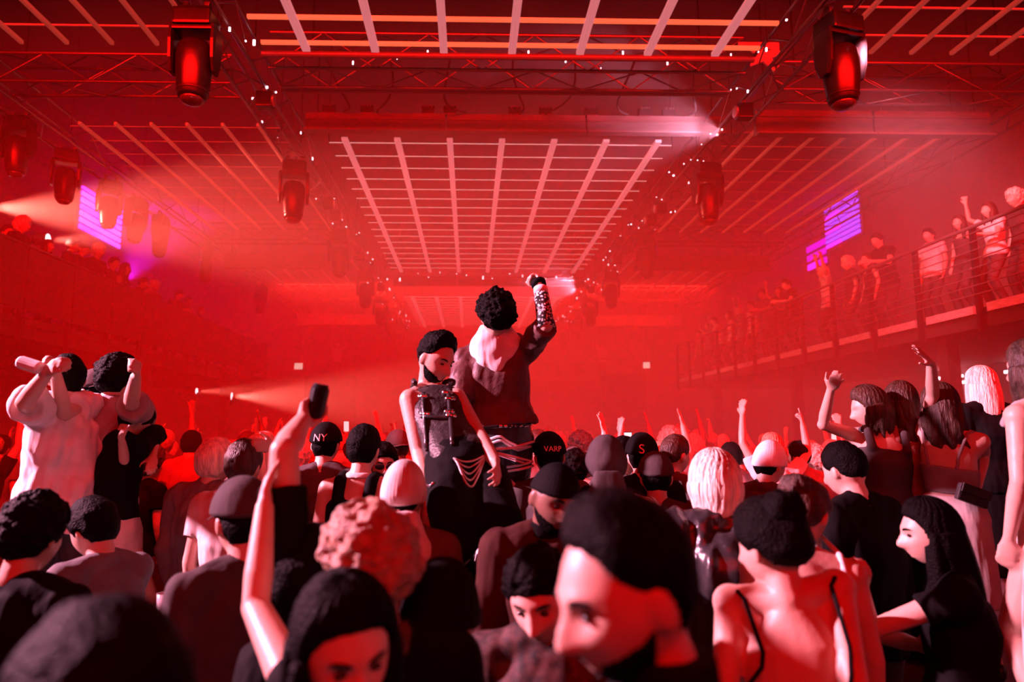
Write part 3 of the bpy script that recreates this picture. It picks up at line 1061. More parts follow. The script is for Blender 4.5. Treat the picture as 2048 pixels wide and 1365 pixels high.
    def armtube(self, B, S, E, W, side, infl, to, loose=0.0):
        s = self.s * (0.85 if self.sex == 'f' else 1.0)
        pts = [S, S * 0.6 + E * 0.4, E, E * 0.7 + W * 0.3, W]
        rad = [0.056 * s, 0.049 * s, 0.040 * s, 0.042 * s, 0.028 * s]
        tt = [0, 0.4, 1.0, 1.3, 2.0]
        P_, R_ = [], []
        for p, r, t in zip(pts, rad, tt):
            if t <= to + 1e-6:
                P_.append(p); R_.append(r + infl + loose * t * 0.5)
        if tt[len(P_) - 1] < to - 1e-6 and len(P_) < 5:
            i = len(P_) - 1
            k = (to - tt[i]) / (tt[i + 1] - tt[i])
            P_.append(pts[i] * (1 - k) + pts[i + 1] * k)
            R_.append(rad[i] * (1 - k) + rad[i + 1] * k + infl + loose * to * 0.5)
        B.limb(P_, R_, 14, balls=False)
        B.ball(S, R_[0])
        if to > 1: B.ball(E, 0.041 * s + infl + loose * 0.4)
    # ---------------------------------------------------------------- clothes
    def w_top(self, name, m, lo=-0.1, hi=0.98, sleeve=0.55, infl=0.018, loose=0.02, flare=0.02, fold=0.006, seed=3, sides='LR', vox=None):
        B = Buf()
        self.torso(B, infl, lo, hi, flare)
        if sleeve > 0:
            if 'L' in sides: self.armtube(B, self.SL, self.EL, self.WL, -1, infl * 0.9, sleeve, loose)
            if 'R' in sides: self.armtube(B, self.SR, self.ER, self.WR, 1, infl * 0.9, sleeve, loose)
        remesh_obj(name, B, vox or max(0.011, self.vox * 1.1), m, self.root, 2, ((26, fold, seed), (55, fold * 0.45, seed + 1)))
    def w_tank(self, name, m, lo=-0.1, hi=0.78, infl=0.012, strap=0.024, inset=0.105, fold=0.004, back=True, seed=7):
        B = Buf()
        B.loft(self.torso_rings(infl, lo, hi, 0.015))
        if strap:
            for sd in (-1, 1):
                r, f, u = self.srt * sd, self.sfw, self.up
                c = self.P + (self.N - self.P) * hi
                top = self.N + r * inset * self.s - u * 0.004 + u * infl
                pts = [c + r * (inset + 0.02) * self.s + f * 0.098 * self.s, (c + top) / 2 + r * inset * self.s * 0.4 + f * 0.1 * self.s - u * 0.0, top + f * 0.05 * self.s, top + u * 0.012, top - f * 0.055 * self.s, c + r * (inset - 0.005) * self.s - f * 0.098 * self.s]
                pts[1] = c * 0.5 + top * 0.5 + r * 0.055 * self.s + f * 0.085 * self.s
                B.limb(pts, [strap] * 6, 10)
        remesh_obj(name, B, max(0.010, self.vox), m, self.root, 2, ((30, fold, seed),))
    def w_strappy(self, name, m, lo=0.0, hi=0.5, r=0.006, infl=0.01):
        """a low-backed top held by thin straps"""
        B = Buf()
        B.loft(self.torso_rings(infl, lo, hi, 0.0))
        o = remesh_obj(name, B, max(0.009, self.vox), m, self.root, 2)
        for sd in (-1, 1):
            rr, f, u = self.srt * sd, self.sfw, self.up
            s = self.s
            pts = []
            for t in np.linspace(0, 1, 11):
                c = self.P + (self.N - self.P) * (hi * (1 - t) + 0.93 * t)
                pts.append(c + rr * (0.085 + 0.045 * t) * s - f * 0.16 * s)
            top = self.N + rr * 0.135 * s
            pts.append(top + u * 0.05 - f * 0.03); pts.append(top + u * 0.06 + f * 0.02); pts.append(top + u * 0.03 + f * 0.12)
            for t in np.linspace(0.8, 0, 5):
                c = self.P + (self.N - self.P) * (hi * (1 - t) + 0.93 * t)
                pts.append(c + rr * (0.075 + 0.03 * t) * s + f * 0.18 * s)
            SNAP.append(('strap', self, pts, r, m, self.root))
    def w_pants(self, name, m, infl=0.014, wide=0.0, to=1.0, lo=-0.16, hi=0.12, seed=11):
        s = self.s
        B = Buf()
        B.loft(self.torso_rings(infl, lo, hi))
        for hp, K, A in zip(self.hips, self.knees, self.ankles):
            E = K * (1 - to) + A * to if to > 0 else K
            B.limb([hp, hp * 0.6 + K * 0.4, K, K * 0.65 + E * 0.35, E], [0.088 * s + infl, 0.08 * s + infl + wide * 0.4, 0.056 * s + infl + wide * 0.8, 0.056 * s + infl + wide, 0.045 * s + infl + wide])
        remesh_obj(name, B, max(0.013, self.vox * 1.2), m, self.root, 2, ((24, 0.006, seed),))
    def w_skirt(self, name, m, length=0.5, flare=0.12, hi=0.22, infl=0.012, fold=0.004, seed=13):
        B = Buf()
        R_ = self.torso_rings(infl, -0.05, hi)
        R0 = np.array(R_[0]); c0 = R0.mean(0)
        low = []
        for k in range(7, 0, -1):
            t = k / 7
            low.append([c0 + (q - c0) * (1 + flare * t * 3) - V3(0, 0, length * t) for q in R0])
        B.loft(low + R_)
        remesh_obj(name, B, max(0.012, self.vox * 1.1), m, self.root, 2, ((22, fold, seed),))
    def w_shoes(self, m=None):
        for A in self.ankles:
            B = Buf()
            f = self.fw
            z = V3(0, 0, 1)
            g = V3(A[0], A[1], 0)
            B.loft([ell(g + f * t + z * h, np.cross(f, z), z, w, hh, 12) for t, w, h, hh in ((-0.07, 0.02, 0.035, 0.03), (-0.05, 0.034, 0.045, 0.045), (0.02, 0.037, 0.045, 0.045), (0.09, 0.046, 0.034, 0.034), (0.16, 0.042, 0.027, 0.027), (0.185, 0.02, 0.02, 0.018))])
            plain_obj('shoe', B, m or M_shoe, self.root)
    def w_hood(self, name, m, drop=0.2, wid=0.15, thick=0.05, tip=0.0, seed=17, fold=0.006):
        """a hood lying open on the shoulders and back"""
        B = Buf()
        u, r, b = self.up, self.srt, -self.sfw
        s = self.s
        rows = []
        for t, w, th, bk in ((0.10, 0.075, 0.05, 0.03), (0.04, 0.11, 0.07, 0.05), (-0.02, wid * 0.98, 0.085, 0.055), (-0.35 * drop, wid, 0.06, 0.085), (-0.62 * drop, wid * 0.74, thick, 0.105), (-0.85 * drop, wid * 0.42, thick * 0.8, 0.115), (-drop, wid * 0.14, thick * 0.5, 0.115)):
            rows.append(ell(self.N + u * t * s + b * bk * s, r, b, w * s, th * s, 18, 2.0))
        B.loft(rows)
        remesh_obj(name, B, max(0.011, self.vox), m, self.root, 3, ((30, fold, seed), (60, fold * 0.5, seed + 1)))
    def w_collar(self, name, m, r=0.075, h=0.05):
        B = Buf()
        u = self.up
        c = self.N + u * 0.03
        rows = [ell(c + u * (h * (t - 0.5)), self.srt, self.sfw, (r + 0.012 - 0.012 * t) * self.s, (r - 0.004 - 0.01 * t) * self.s, 16, 2) for t in (0, 0.3, 0.7, 1)]
        B.loft(rows)
        remesh_obj(name, B, 0.011, m, self.root, 1)
    # ---------------------------------------------------------------- hair and hats
    def shell(self, thick, mask, nu=72, nv=54, fem=None):
        """a closed shell over the head that stands proud where the mask is 1"""
        d, f = sphere_dirs(nu, nv)
        base = head_surface(d, self.sex == 'f' if fem is None else fem)
        base[:, 1] = np.where(base[:, 1] > 0.085, 0.085, base[:, 1])
        nrm = d * np.array((1 / 0.077, 1 / 0.098, 1 / 0.1175)); nrm /= np.linalg.norm(nrm, axis=1)[:, None]
        mk = mask(d) if callable(mask) else mask
        th = thick(d) if callable(thick) else thick
        p = base + nrm * (mk * th - (1 - sstep(0, 0.4, mk)) * 0.012)[:, None]
        return p, f, d, nrm, mk
    def put_shell(self, name, p, f, m):
        B = Buf()
        B.add((p * self.hs_scale) @ self.R.T + self.H, f)
        return plain_obj(name, B, m, self.root)
    def h_short(self, m, t=0.016, top=0.012, line=0.25, side=-0.25, nape=-0.6, rough=0.004, fq=70, name='hair', seed=1):
        th = lambda d: t + top * np.clip(d[:, 2], 0, 1)
        p, f, d, n, mk = self.shell(th, lambda d: hair_mask(d, line, side, nape))
        p = p + n * (mk * rough * fnoise(p, fq, seed, 3))[:, None]
        self.put_shell(name, p, f, m)
    def h_curly(self, m, t=0.035, line=0.22, side=-0.3, nape=-0.62, amp=0.013, fq=75, top=0.015, name='hair', seed=2):
        th = lambda d: t + top * np.clip(d[:, 2], 0, 1)
        p, f, d, n, mk = self.shell(th, lambda d: hair_mask(d, line, side, nape), 110, 84)
        p = p + n * (mk * amp * (0.6 * fnoise(p, fq, seed, 2) + 0.5 * fnoise(p, fq * 2.1, seed + 1, 2)))[:, None]
        self.put_shell(name, p, f, m)
    def h_long(self, m, length=0.35, t=0.018, width=0.095, depth=0.045, wave=0.0, line=0.36, back=0.02, name='hair', seed=4, locks=13, side=-0.3, taper=0.6, front=False):
        th = lambda d: t + 0.012 * np.clip(d[:, 2], 0, 1)
        p, f, d, n, mk = self.shell(th, lambda d: hair_mask(d, line, -0.55, -0.9), 96, 60)
        az = np.arctan2(d[:, 0], -d[:, 1])
        p = p + n * (mk * 0.0022 * np.sin(az * 26 + 3 * np.sin(d[:, 2] * 5)))[:, None]
        o = self.put_shell(name, p, f, m)
        # locks hanging behind and beside the neck, each its own tapering strand joined into the hair
        B = Buf()
        r = np.random.default_rng(seed)
        s = self.hs_scale
        R = self.R
        hd = V3(0, 0, -1)
        for i in range(locks):
            a = (i / (locks - 1) - 0.5) * 2 * 1.75
            for lay in range(2):
                a2 = a + r.uniform(-0.12, 0.12)
                rad = (0.074 + t * 0.6 - 0.016 * lay)
                st = self.H + R @ V3(math.sin(a2) * rad * 1.06, -math.cos(a2) * (rad + 0.022), 0.02 - 0.05 * lay) * s
                L = length * r.uniform(0.82, 1.05) * (0.85 if abs(a2) > 1.3 else 1)
                pts, rr = [], []
                ph = r.uniform(0, 6.28)
                bk = R @ V3(0, -1, 0); bk = unit(V3(bk[0], bk[1], 0))
                lt = unit(np.cross(V3(0, 0, 1), bk))
                n_ = 10
                for k in range(n_ + 1):
                    u = k / n_
                    sh = math.sin(a2) * rad * s * (1 - u * 0.25) * (width / 0.095)
                    q = st + hd * (L * u)
                    q = q + bk * (back * math.sin(min(1, u * 1.6) * PI / 2)) * (1 if abs(a2) < 1.4 else 0.2)
                    q = q - lt * 0 + unit(R @ V3(math.sin(a2), 0, 0)) * (abs(math.sin(a2)) * (width - 0.095) * u)
                    if wave: q = q + (lt * math.sin(u * 15 + ph) + bk * math.cos(u * 13 + ph)) * wave * u
                    pts.append(q)
                    rr.append((0.018 + 0.006 * math.sin(PI * min(1, u * 1.3))) * s * (1 - taper * u ** 3))
                B.limb(pts, rr, 7, balls=False)
        remesh_obj('hair_lengths', B, max(0.0075, self.vox * 0.8), m, self.root, 5)
    def h_bun(self, m, t=0.014, c=(0, -0.10, 0.09), r=0.055, name='hair', line=0.25, seed=6):
        self.h_short(m, t, 0.004, line=line, side=-0.15, nape=-0.45, rough=0.004, name=name)
        B = Buf()
        d, f = sphere_dirs(36, 24)
        p = d * r * (1 + 0.12 * fnoise(d * 1.0, 7, seed, 2))[:, None]
        B.add((p + np.array(c)) * self.hs_scale @ self.R.T + self.H, f)
        plain_obj('bun', B, m, self.root)
    def beard(self, m, t=0.006):
        def mk(d):
            az = np.degrees(np.arctan2(np.abs(d[:, 0]), d[:, 1]))
            z = d[:, 2]
            lo = np.interp(az, [0, 14, 24, 45, 75, 88], [-0.70, -0.68, -0.56, -0.5, -0.36, -0.22])
            return sstep(0.05, -0.05, z - lo) * sstep(98, 86, az)
        p, f, d, n, k = self.shell(t, mk)
        h0 = head_surface(d, False)
        p[:, 1] = np.where(k > 0.3, np.maximum(p[:, 1], h0[:, 1] + 0.003 * k), p[:, 1])
        self.put_shell('beard', p, f, m)
    def t_cap(self, m, back=False, t=0.022, text=None, tm=None, brim=True, name='cap', tsize=0.05, visor=0.075, band=None, sub='cap_lettering'):
        low = 0.20
        def mk(d):
            return sstep(-0.03, 0.03, d[:, 2] - low - 0.06 * d[:, 1])
        p, f, d, n, k = self.shell(lambda d: t + 0.012 * np.clip(d[:, 2], 0, 1), mk)
        o = self.put_shell(name, p, f, m)
        s = self.hs_scale
        sg = -1 if back else 1
        B = Buf()
        if brim:
            rows = []
            for q in np.linspace(0, 1, 6):
                y = (0.075 + visor * q)
                w = 0.082 * math.sqrt(max(0.02, 1 - (q * 0.93) ** 2.4))
                z = 0.038 - 0.012 * q
                pts = []
                for i in range(12):
                    a = 2 * PI * i / 12
                    x = math.cos(a) * w
                    pts.append(self.H + self.R @ (V3(x, sg * y, z + math.sin(a) * 0.004 - 3.0 * x * x * 1.2) * s))
                rows.append(pts)
            B.loft(rows)
            v = plain_obj('visor', B, m, o)
        if text:
            cu = bpy.data.curves.new('lettering', 'FONT')
            cu.body = text
            cu.size = tsize
            cu.align_x = 'CENTER'; cu.align_y = 'CENTER'
            cu.extrude = 0.0015
            tobj = bpy.data.objects.new(sub, cu)
            dg = bpy.context.evaluated_depsgraph_get
            COL.objects.link(tobj)
            TEXTS.append((tobj, self, tm, o, text))
    def t_beanie(self, m, t=0.02, low=0.10, cuff=True, name='beanie', peak=0.02, tilt=0.12):
        def mk(d): return sstep(-0.03, 0.03, d[:, 2] - low - tilt * d[:, 1])
        p, f, d, n, k = self.shell(lambda d: t + peak * np.clip(d[:, 2], 0, 1) ** 3, mk, 96, 64)
        az = np.arctan2(d[:, 0], d[:, 1])
        p = p + n * (k * 0.0015 * np.sin(az * 40))[:, None]
        o = self.put_shell(name, p, f, m)
        if cuff:
            p, f, d, n, k = self.shell(t + 0.005, lambda d: sstep(-0.03, 0.02, d[:, 2] - low - tilt * d[:, 1] + 0.01) * sstep(0.30, 0.26, d[:, 2] - low - tilt * d[:, 1]), 96, 64)
            self.put_shell('cuff', p, f, m).parent = o
    def t_scarf(self, m, t=0.016, name='head_scarf', tail=0.2):
        def mk(d): return sstep(-0.03, 0.03, d[:, 2] - np.interp(d[:, 1], [-1, 0.2, 0.9], [-0.75, -0.2, 0.30]))
        p, f, d, n, k = self.shell(t, mk, 72, 54)
        p = p + n * (k * 0.003 * fnoise(p, 40, 8))[:, None]
        self.put_shell(name, p, f, m)
        if tail:
            B = Buf()
            bk = unit(V3(*(self.R @ V3(0, -1, 0))[:2], 0)); lt = np.cross(V3(0, 0, 1), bk)
            st = self.H + self.R @ V3(0, -0.09, -0.06) * self.hs_scale
            rows = [ell(st - V3(0, 0, tail * u) + bk * (0.02 + 0.035 * u), lt, bk, (0.075 + 0.05 * u) * self.s, 0.035 - 0.012 * u, 14) for u in np.linspace(-0.2, 1, 8)]
            B.loft(rows)
            remesh_obj('scarf_tail', B, 0.012, m, self.root, 2, ((40, 0.006, 21),))
    # ---------------------------------------------------------------- face features
    def features(self, kind=True):
        s = self.hs_scale
        for sx_ in (-1, 1):
            B = Buf()
            B.ball(self.H + self.R @ V3(sx_ * 0.031, 0.0775, 0.006) * s, V3(0.0125, 0.007, 0.005 if kind != 'open' else 0.0065) * s, self.R)
            plain_obj('eye', B, M_eye, self.root)
            B = Buf()
            B.limb([self.H + self.R @ V3(sx_ * (0.014 + 0.036 * u), 0.0905 - 0.016 * u * u, 0.0255 + 0.006 * math.sin(u * 2.6)) * s for u in np.linspace(0, 1, 6)], [0.003, 0.0042, 0.0042, 0.004, 0.003, 0.0018], 6)
            plain_obj('eyebrow', B, H_black, self.root)
    def x_sunglasses(self, m):
        s = self.hs_scale
        o = None
        for sx_ in (-1, 1):
            B = Buf()
            B.ball(self.H + self.R @ V3(sx_ * 0.034, 0.096, 0.006) * s, V3(0.031, 0.006, 0.021) * s, self.R @ np.array(Matrix.Rotation(math.radians(-12 * sx_), 3, 'Z')), 16, 10)
            plain_obj('lens', B, m, self.root)
            B = Buf()
            B.limb([self.H + self.R @ V3(sx_ * x, y, 0.014) * s for x, y in ((0.062, 0.088), (0.078, 0.06), (0.083, 0.0), (0.08, -0.02))], [0.003] * 4, 6)
            plain_obj('temple', B, m, self.root)

SNAP = []
def finish_snaps():
    from mathutils.bvhtree import BVHTree
    trees = {}
    for name, P, pts, r, m, parent in SNAP:
        k = P.root.name
        if k not in trees:
            V, T = [], []
            for ch in P.root.children:
                if ch.name.split('.')[0] in SNAP_ON:
                    b = len(V)
                    V += [tuple(v.co) for v in ch.data.vertices]
                    T += [tuple(i + b for i in p.vertices) for p in ch.data.polygons]
            trees[k] = BVHTree.FromPolygons(V, T)
        out = []
        eye = Vector((0, 0, CZ)) - Vector(P.base)
        for q in pts:
            h = None
            if name != 'strap':
                dv = (Vector(q) - eye).normalized()
                h, nrm, _, _ = trees[k].ray_cast(eye, dv)
            if h is None:
                h, nrm, _, _ = trees[k].find_nearest(Vector(q))
            out.append(np.array(h + nrm * (r * 0.55)))
        B = Buf()
        B.limb(out, [r] * len(out), 8)
        plain_obj(name, B, m, parent)
    SNAP.clear()
SNAP_ON = ('body', 'sleeveless_top', 'trousers', 'wide_shorts', 'leather_jacket')

TEXTS = []
def finish_texts():
    dg = bpy.context.evaluated_depsgraph_get()
    dg.update()
    for tobj, P, tm, parent, text in TEXTS:
        me = bpy.data.meshes.new_from_object(tobj.evaluated_get(dg))
        n = len(me.vertices)
        co = np.empty(n * 3); me.vertices.foreach_get('co', co); co = co.reshape(-1, 3)
        nm = tobj.name
        bpy.data.objects.remove(tobj)
        # wrap the letters round the back of the cap
        s = P.hs_scale
        x, z, e = co[:, 0], co[:, 1], co[:, 2]
        a = x / 0.105
        rr = 0.104 + 0.026 + e
        q = np.stack([np.sin(a) * rr * 0.82, -np.cos(a) * rr - 0.004 + 0.012 * 0, z + 0.052], 1)
        zz = np.clip((z + 0.052) / 0.14, 0, 1)
        q[:, 1] += 0.052 * zz ** 2
        q = (q * s) @ P.R.T + P.H
        me.vertices.foreach_set('co', q.ravel())
        me.update()
        me.materials.clear()
        o = mesh_obj(nm, me, tm, parent)
    TEXTS.clear()

# ================================================================== what people stand on
M_pod = mat('podium_wood', (0.10, 0.06, 0.05), 0.45, vary=0.3, scale=4)
M_bench = mat('banquette_vinyl', (0.06, 0.03, 0.03), 0.4, vary=0.2, scale=3)
PODZ = 1.03
pd = empty('podium', (0.13, 3.75, 0), 'high podium with chrome posts under the two dancers', 'podium')
box_obj('top', (0, 0, PODZ - 0.04), (1.15, 1.0, 0.08), M_pod, pd, 0.01)
box_obj('edge_trim', (0, -0.51, PODZ - 0.04), (1.17, 0.03, 0.05), M_chrome, pd, 0.005)
for x in (-0.5, 0.03, 0.5):
    for y in (-0.44, 0.44):
        rod('post', (x, y, 0.0), (x, y, PODZ - 0.08), 0.02, M_chrome, pd, 10)
BZ = 0.55
def banquette(x0, x1, y0, y1, label):
    r = empty('banquette', ((x0 + x1) / 2, (y0 + y1) / 2, 0), label, 'bench')
    w, l = x1 - x0, y1 - y0
    box_obj('plinth', (0, 0, 0.2), (w - 0.06, l - 0.06, 0.4), M_dark, r)
    n = max(1, round(l / 0.9))
    for i in range(n):
        box_obj('cushion', (0, -l / 2 + l * (i + 0.5) / n, 0.475), (w, l / n - 0.02, 0.15), M_bench, r, 0.02)
banquette(-3.9, -1.95, 3.55, 5.2, 'dark vinyl banquette under the dancers at the left')
banquette(2.15, 4.6, 2.6, 5.5, 'dark vinyl banquette under the people at the right')

PT = lambda m=C_dark, **k: ('pants', 'trousers', m)
SH = ('shoes',)
def TOP(n, m, **k):
    d = dict(lo=-0.1, hi=0.98, sleeve=0.55, infl=0.018, loose=0.02, flare=0.02, fold=0.006, seed=3, sides='LR', vox=None)
    d.update(k)
    return ('top', n, m, d['lo'], d['hi'], d['sleeve'], d['infl'], d['loose'], d['flare'], d['fold'], d['seed'], d['sides'], d['vox'])
def JK(m, n='jacket', **k):
    k.setdefault('sleeve', 1.97); k.setdefault('infl', 0.022); k.setdefault('loose', 0.006); k.setdefault('lo', -0.14); k.setdefault('fold', 0.007)
    return TOP(n, m, **k)

def ptube(P, name, pts, r, m, n=8, parent=None, snap=True):
    """a cord laid through pixel points at given distances, a part of person P"""
    B = Buf()
    q = [np.array(at_y(a, b, y)) - P.base for a, b, y in pts]
    if snap:
        SNAP.append((name, P, q, r, m, parent or P.root))
        return
    B.limb(q, [r] * len(q), n)
    return plain_obj(name, B, m, parent or P.root)

# ================================================================== the two dancers
D1 = Person('dancer in a studded sleeveless black top leaning and looking down', 3.6, (872, 722), yaw=132, pitch=24, roll=-4, byaw=155, base=PODZ, skin='light', voxel=0.0072,
    neck=(858, 782, 1), hip=(928, 925, -1), sr=(820, 800, -1), sl=(912, 798, -1), ar=((838, 905, -1), (860, 985, -1), (868, 1022, -1)), al=((956, 870, -1), (990, 925, -1), (1002, 962, -1)),
    legs=(((1000, 1050, -1), (968, 1150, 1)), ((912, 1068, -1), (925, 1160, 1))), rh='relaxed', lh='relaxed', hdr=(1, -0.3, 0), hdl=(-1, 0, -0.3),
    wear=(('tank', 'sleeveless_top', C_leather, -0.05, 0.90, 0.012, 0.016, 0.08), ('pants', 'wide_shorts', C_black, 0.02, 0.03, 0.15), ('shoes', M_shoe)),
    hair=('curly', H_black, 0.010, 0.50, 0.12, -0.38, 0.006, 90, 0.034), face='down', beard=(H_black, 0.005), size=1.0)
# white boot cuffs
for i, A in enumerate(D1.ankles):
    B = Buf(); K = D1.knees[i]
    B.limb([A - V3(0, 0, 0.02), A * 0.55 + K * 0.45], [0.058, 0.066], 14)
    plain_obj('boot_shaft', B, C_white if i == 0 else C_black, D1.root)
# belt chains hanging over the hip
for k in range(5):
    dip = 8 + 11 * k
    ptube(D1, 'belt_chain', [(908 + 4 * k * 0.4 + t * (58 - k), 912 + 2 * k + dip * math.sin(PI * t) * (1.0) + 6 * (1 - t) , 2.92) for t in np.linspace(0, 1, 13)], 0.0045, M_plate)
for j, (x, y) in enumerate(((846, 795), (852, 830), (894, 788), (900, 800), (898, 826), (902, 834))):
    ptube(D1, 'harness_buckle', [(x - 6, y, 3.35), (x + 6, y + 1, 3.35)], 0.013, M_chrome)
for j, (x0, y0, x1, y1) in enumerate(((846, 790, 856, 900), (896, 782, 905, 890), (846, 835, 903, 838))):
    ptube(D1, 'harness_strap', [(x0 + (x1 - x0) * t, y0 + (y1 - y0) * t, 3.35) for t in np.linspace(0, 1, 8)], 0.011, C_shine)
ptube(D1, 'bracelet', [(848, 968, 3.42), (853, 973, 3.36), (862, 974, 3.36), (868, 968, 3.42)], 0.007, M_chrome)

D2 = Person('dancer seen from behind in a black jacket with white hood, fist raised high', 3.95, (992, 637), yaw=-12, pitch=-4, byaw=-8, base=PODZ, skin='light', voxel=0.0085,
    neck=(990, 682, 1), hip=(1005, 868, 1), sl=(932, 718, 1), sr=(1056, 700, 1), ar=((1092, 652, -1), (1081, 578, 1), (1066, 540, 1)), al=((922, 800, -1), (940, 866, -1)), rh='fist', lh='relaxed', hdr=(-1, 0, 0.1),
    wear=(('top', 'leather_jacket', mat('jacket_dark_leather', (0.10, 0.045, 0.045), 0.5, vary=0.2, scale=12, bump=0.25, bscale=30, spec=0.3), 0.08, 0.98, 0.98, 0.024, 0.02, 0.12, 0.008, 31), ('hood', 'hood', C_white, 0.20, 0.15, 0.05, 0.0, 17, 0.011), ('pants', 'trousers', C_shine, 0.016, 0.02), ('shoes',)),
    hair=('curly', H_black, 0.03, 0.2, -0.2, -0.6, 0.014, 80, 0.02))
M_check = bpy.data.materials.new('checked_sleeve'); M_check.use_nodes = True
_n = M_check.node_tree; _b = _n.nodes['Principled BSDF']; _c = _n.nodes.new('ShaderNodeTexVoronoi'); _r = _n.nodes.new('ShaderNodeValToRGB'); _t = _n.nodes.new('ShaderNodeTexCoord')
_c.inputs['Scale'].default_value = 62; _c.feature = 'F1'
_r.color_ramp.interpolation = 'CONSTANT'
_r.color_ramp.elements[0].color = (0.8, 0.76, 0.76, 1); _r.color_ramp.elements[1].position = 0.42; _r.color_ramp.elements[1].color = (0.01, 0.01, 0.01, 1)
_n.links.new(_t.outputs['Object'], _c.inputs['Vector']); _n.links.new(_c.outputs['Distance'], _r.inputs['Fac']); _n.links.new(_r.outputs['Color'], _b.inputs['Base Color'])
def sleeve_piece(P, name, S, E, a, b, r0, r1, m):
    B = Buf()
    B.limb([S * (1 - a) + E * a, S * (1 - b) + E * b], [r0, r1], 16, balls=False)
    return plain_obj(name, B, m, P.root)
sleeve_piece(D2, 'checked_sleeve', D2.ER, D2.WR, -0.05, 0.84, 0.052, 0.042, M_check)
sleeve_piece(D2, 'white_cuff', D2.ER, D2.WR, 0.86, 1.02, 0.043, 0.041, C_white)
sleeve_piece(D2, 'wristband', D2.WR, D2.WR + D2.dR * 0.1, 0.25, 0.55, 0.043, 0.046, C_black)
for pts in (((978, 880), (1000, 872), (1015, 884), (1035, 893), (1066, 884)), ((980, 888), (1002, 880), (1016, 891), (1036, 900), (1068, 891)), ((1016, 934), (1040, 930), (1068, 922)), ((1018, 942), (1042, 938), (1068, 931)), ((1032, 998), (1048, 997), (1062, 990)), ((1036, 1008), (1050, 1006), (1062, 1000))):
    ptube(D2, 'trouser_strap', [(pts[0][0] + (pts[-1][0] - pts[0][0]) * t, float(np.interp(pts[0][0] + (pts[-1][0] - pts[0][0]) * t, [p[0] for p in pts], [p[1] for p in pts])), 3.6) for t in np.linspace(0, 1, 12)], 0.008, C_white)
B = Buf(); R_ = D2.torso_rings(0.026, 0.06, 0.12); B.loft(R_); plain_obj('belt', B, C_shine, D2.root)
for k in range(6):
    ptube(D2, 'belt_stud', [(1000 + 10 * k, 851 + 0.4 * k, 3.77), (1003 + 10 * k, 851 + 0.4 * k, 3.77)], 0.009, M_chrome)

# ================================================================== front row
P = Person('person in profile and black jacket very close to the lens, forehead lit', 1.08, (1248, 1196), yaw=-106, pitch=16, roll=0, byaw=-85, skin='light', voxel=0.006, broad=1.0,
    wear=(JK(C_black), ('collar', 'collar', C_black, 0.085, 0.07), PT(), SH), hair=('short', H_black, 0.012, 0.03, 0.52, 0.12, -0.5, 0.003, 60), beard=(H_black, 0.004), face='open')
P = Person('dark-haired person looking down with bare shoulder and one bare arm raised', 1.32, (690, 1300), yaw=152, pitch=16, roll=6, byaw=165, sex='f', skin='light', voxel=0.0065,
    sr=(596, 1392, 1), ar=((512, 1215, 1), (530, 1010, 1), (545, 935, 1)), rh='relaxed', hdr=(1, 0, 0), wear=(('strappy', 'camisole', C_black, -0.05, 0.7), PT(), SH), hair=('long', H_black, 0.34, 0.02, 0.10), face='open')
P = Person('person with a mop of light curls seen from behind', 1.68, (738, 1152), yaw=-32, pitch=4, skin='light', voxel=0.0085,
    wear=(JK(C_black), ('collar', 'collar', C_brown, 0.08, 0.06), PT(), SH), hair=('curly', H_tan, 0.032, 0.2, -0.02, -0.42, 0.014, 62, 0.02))
P = Person('person in a black knit hat and black coat beside the curly-haired person', 1.8, (880, 1248), yaw=25, pitch=12, skin='mid', voxel=0.010,
    wear=(JK(C_black), PT(), SH), hair=('short', H_black, 0.01, 0.004), hat=('beanie', C_black, 0.016, 0.0))
P = Person('person in a dark cap and dark jacket, the back of the neck lit', 2.4, (484, 1046), yaw=-38, pitch=4, skin='light', voxel=0.009,
    wear=(JK(C_dark, lo=-0.2), PT(), SH), hair=('short', H_black, 0.008, 0.003), hat=('cap', C_dark, False))
F6 = Person('dark-haired person from behind raising a can, black sleeve pushed up', 1.95, (618, 1172), yaw=6, pitch=8, byaw=0, skin='light', voxel=0.0085,
    al=((569, 896, 1), (606, 842, 1), (616, 806, 1)), lh='hold', hdl=(1, 0, 0.2), sl=(566, 1150, 1), wear=(TOP('sweatshirt', C_black, sleeve=0.72, infl=0.022, loose=0.01), PT(), SH), hair=('short', H_black, 0.03, 0.014, 0.25, -0.4, -0.8, 0.006, 50))
P = Person('broad person in a black shirt from behind at the left edge', 2.45, (66, 1076), yaw=8, pitch=6, skin='mid', voxel=0.010, broad=1.1,
    wear=(TOP('shirt', C_black), PT(), SH), hair=('curly', H_black, 0.022, 0.2, -0.25, -0.55, 0.010, 80, 0.012))
P = Person('very near dark head at the bottom left corner', 0.88, (196, 1478), yaw=-50, pitch=10, skin='light', voxel=0.009,
    wear=(JK(C_black), PT(), SH), hair=('short', H_black, 0.022, 0.016, 0.2, -0.3, -0.7))
P = Person('dark-haired person bending forward behind the broad person in black', 3.15, (186, 1062), yaw=-65, pitch=24, skin='light', voxel=0.010, ar=dict(e=(0.2, 0.5, -0.6), w=(-0.3, 0.8, 0.2)), al=dict(e=(0.2, 0.5, -0.6), w=(-0.3, 0.8, 0.3)), lh='cup',
    wear=(TOP('t_shirt', C_grey), PT(), SH), hair=('short', H_black, 0.018, 0.012))

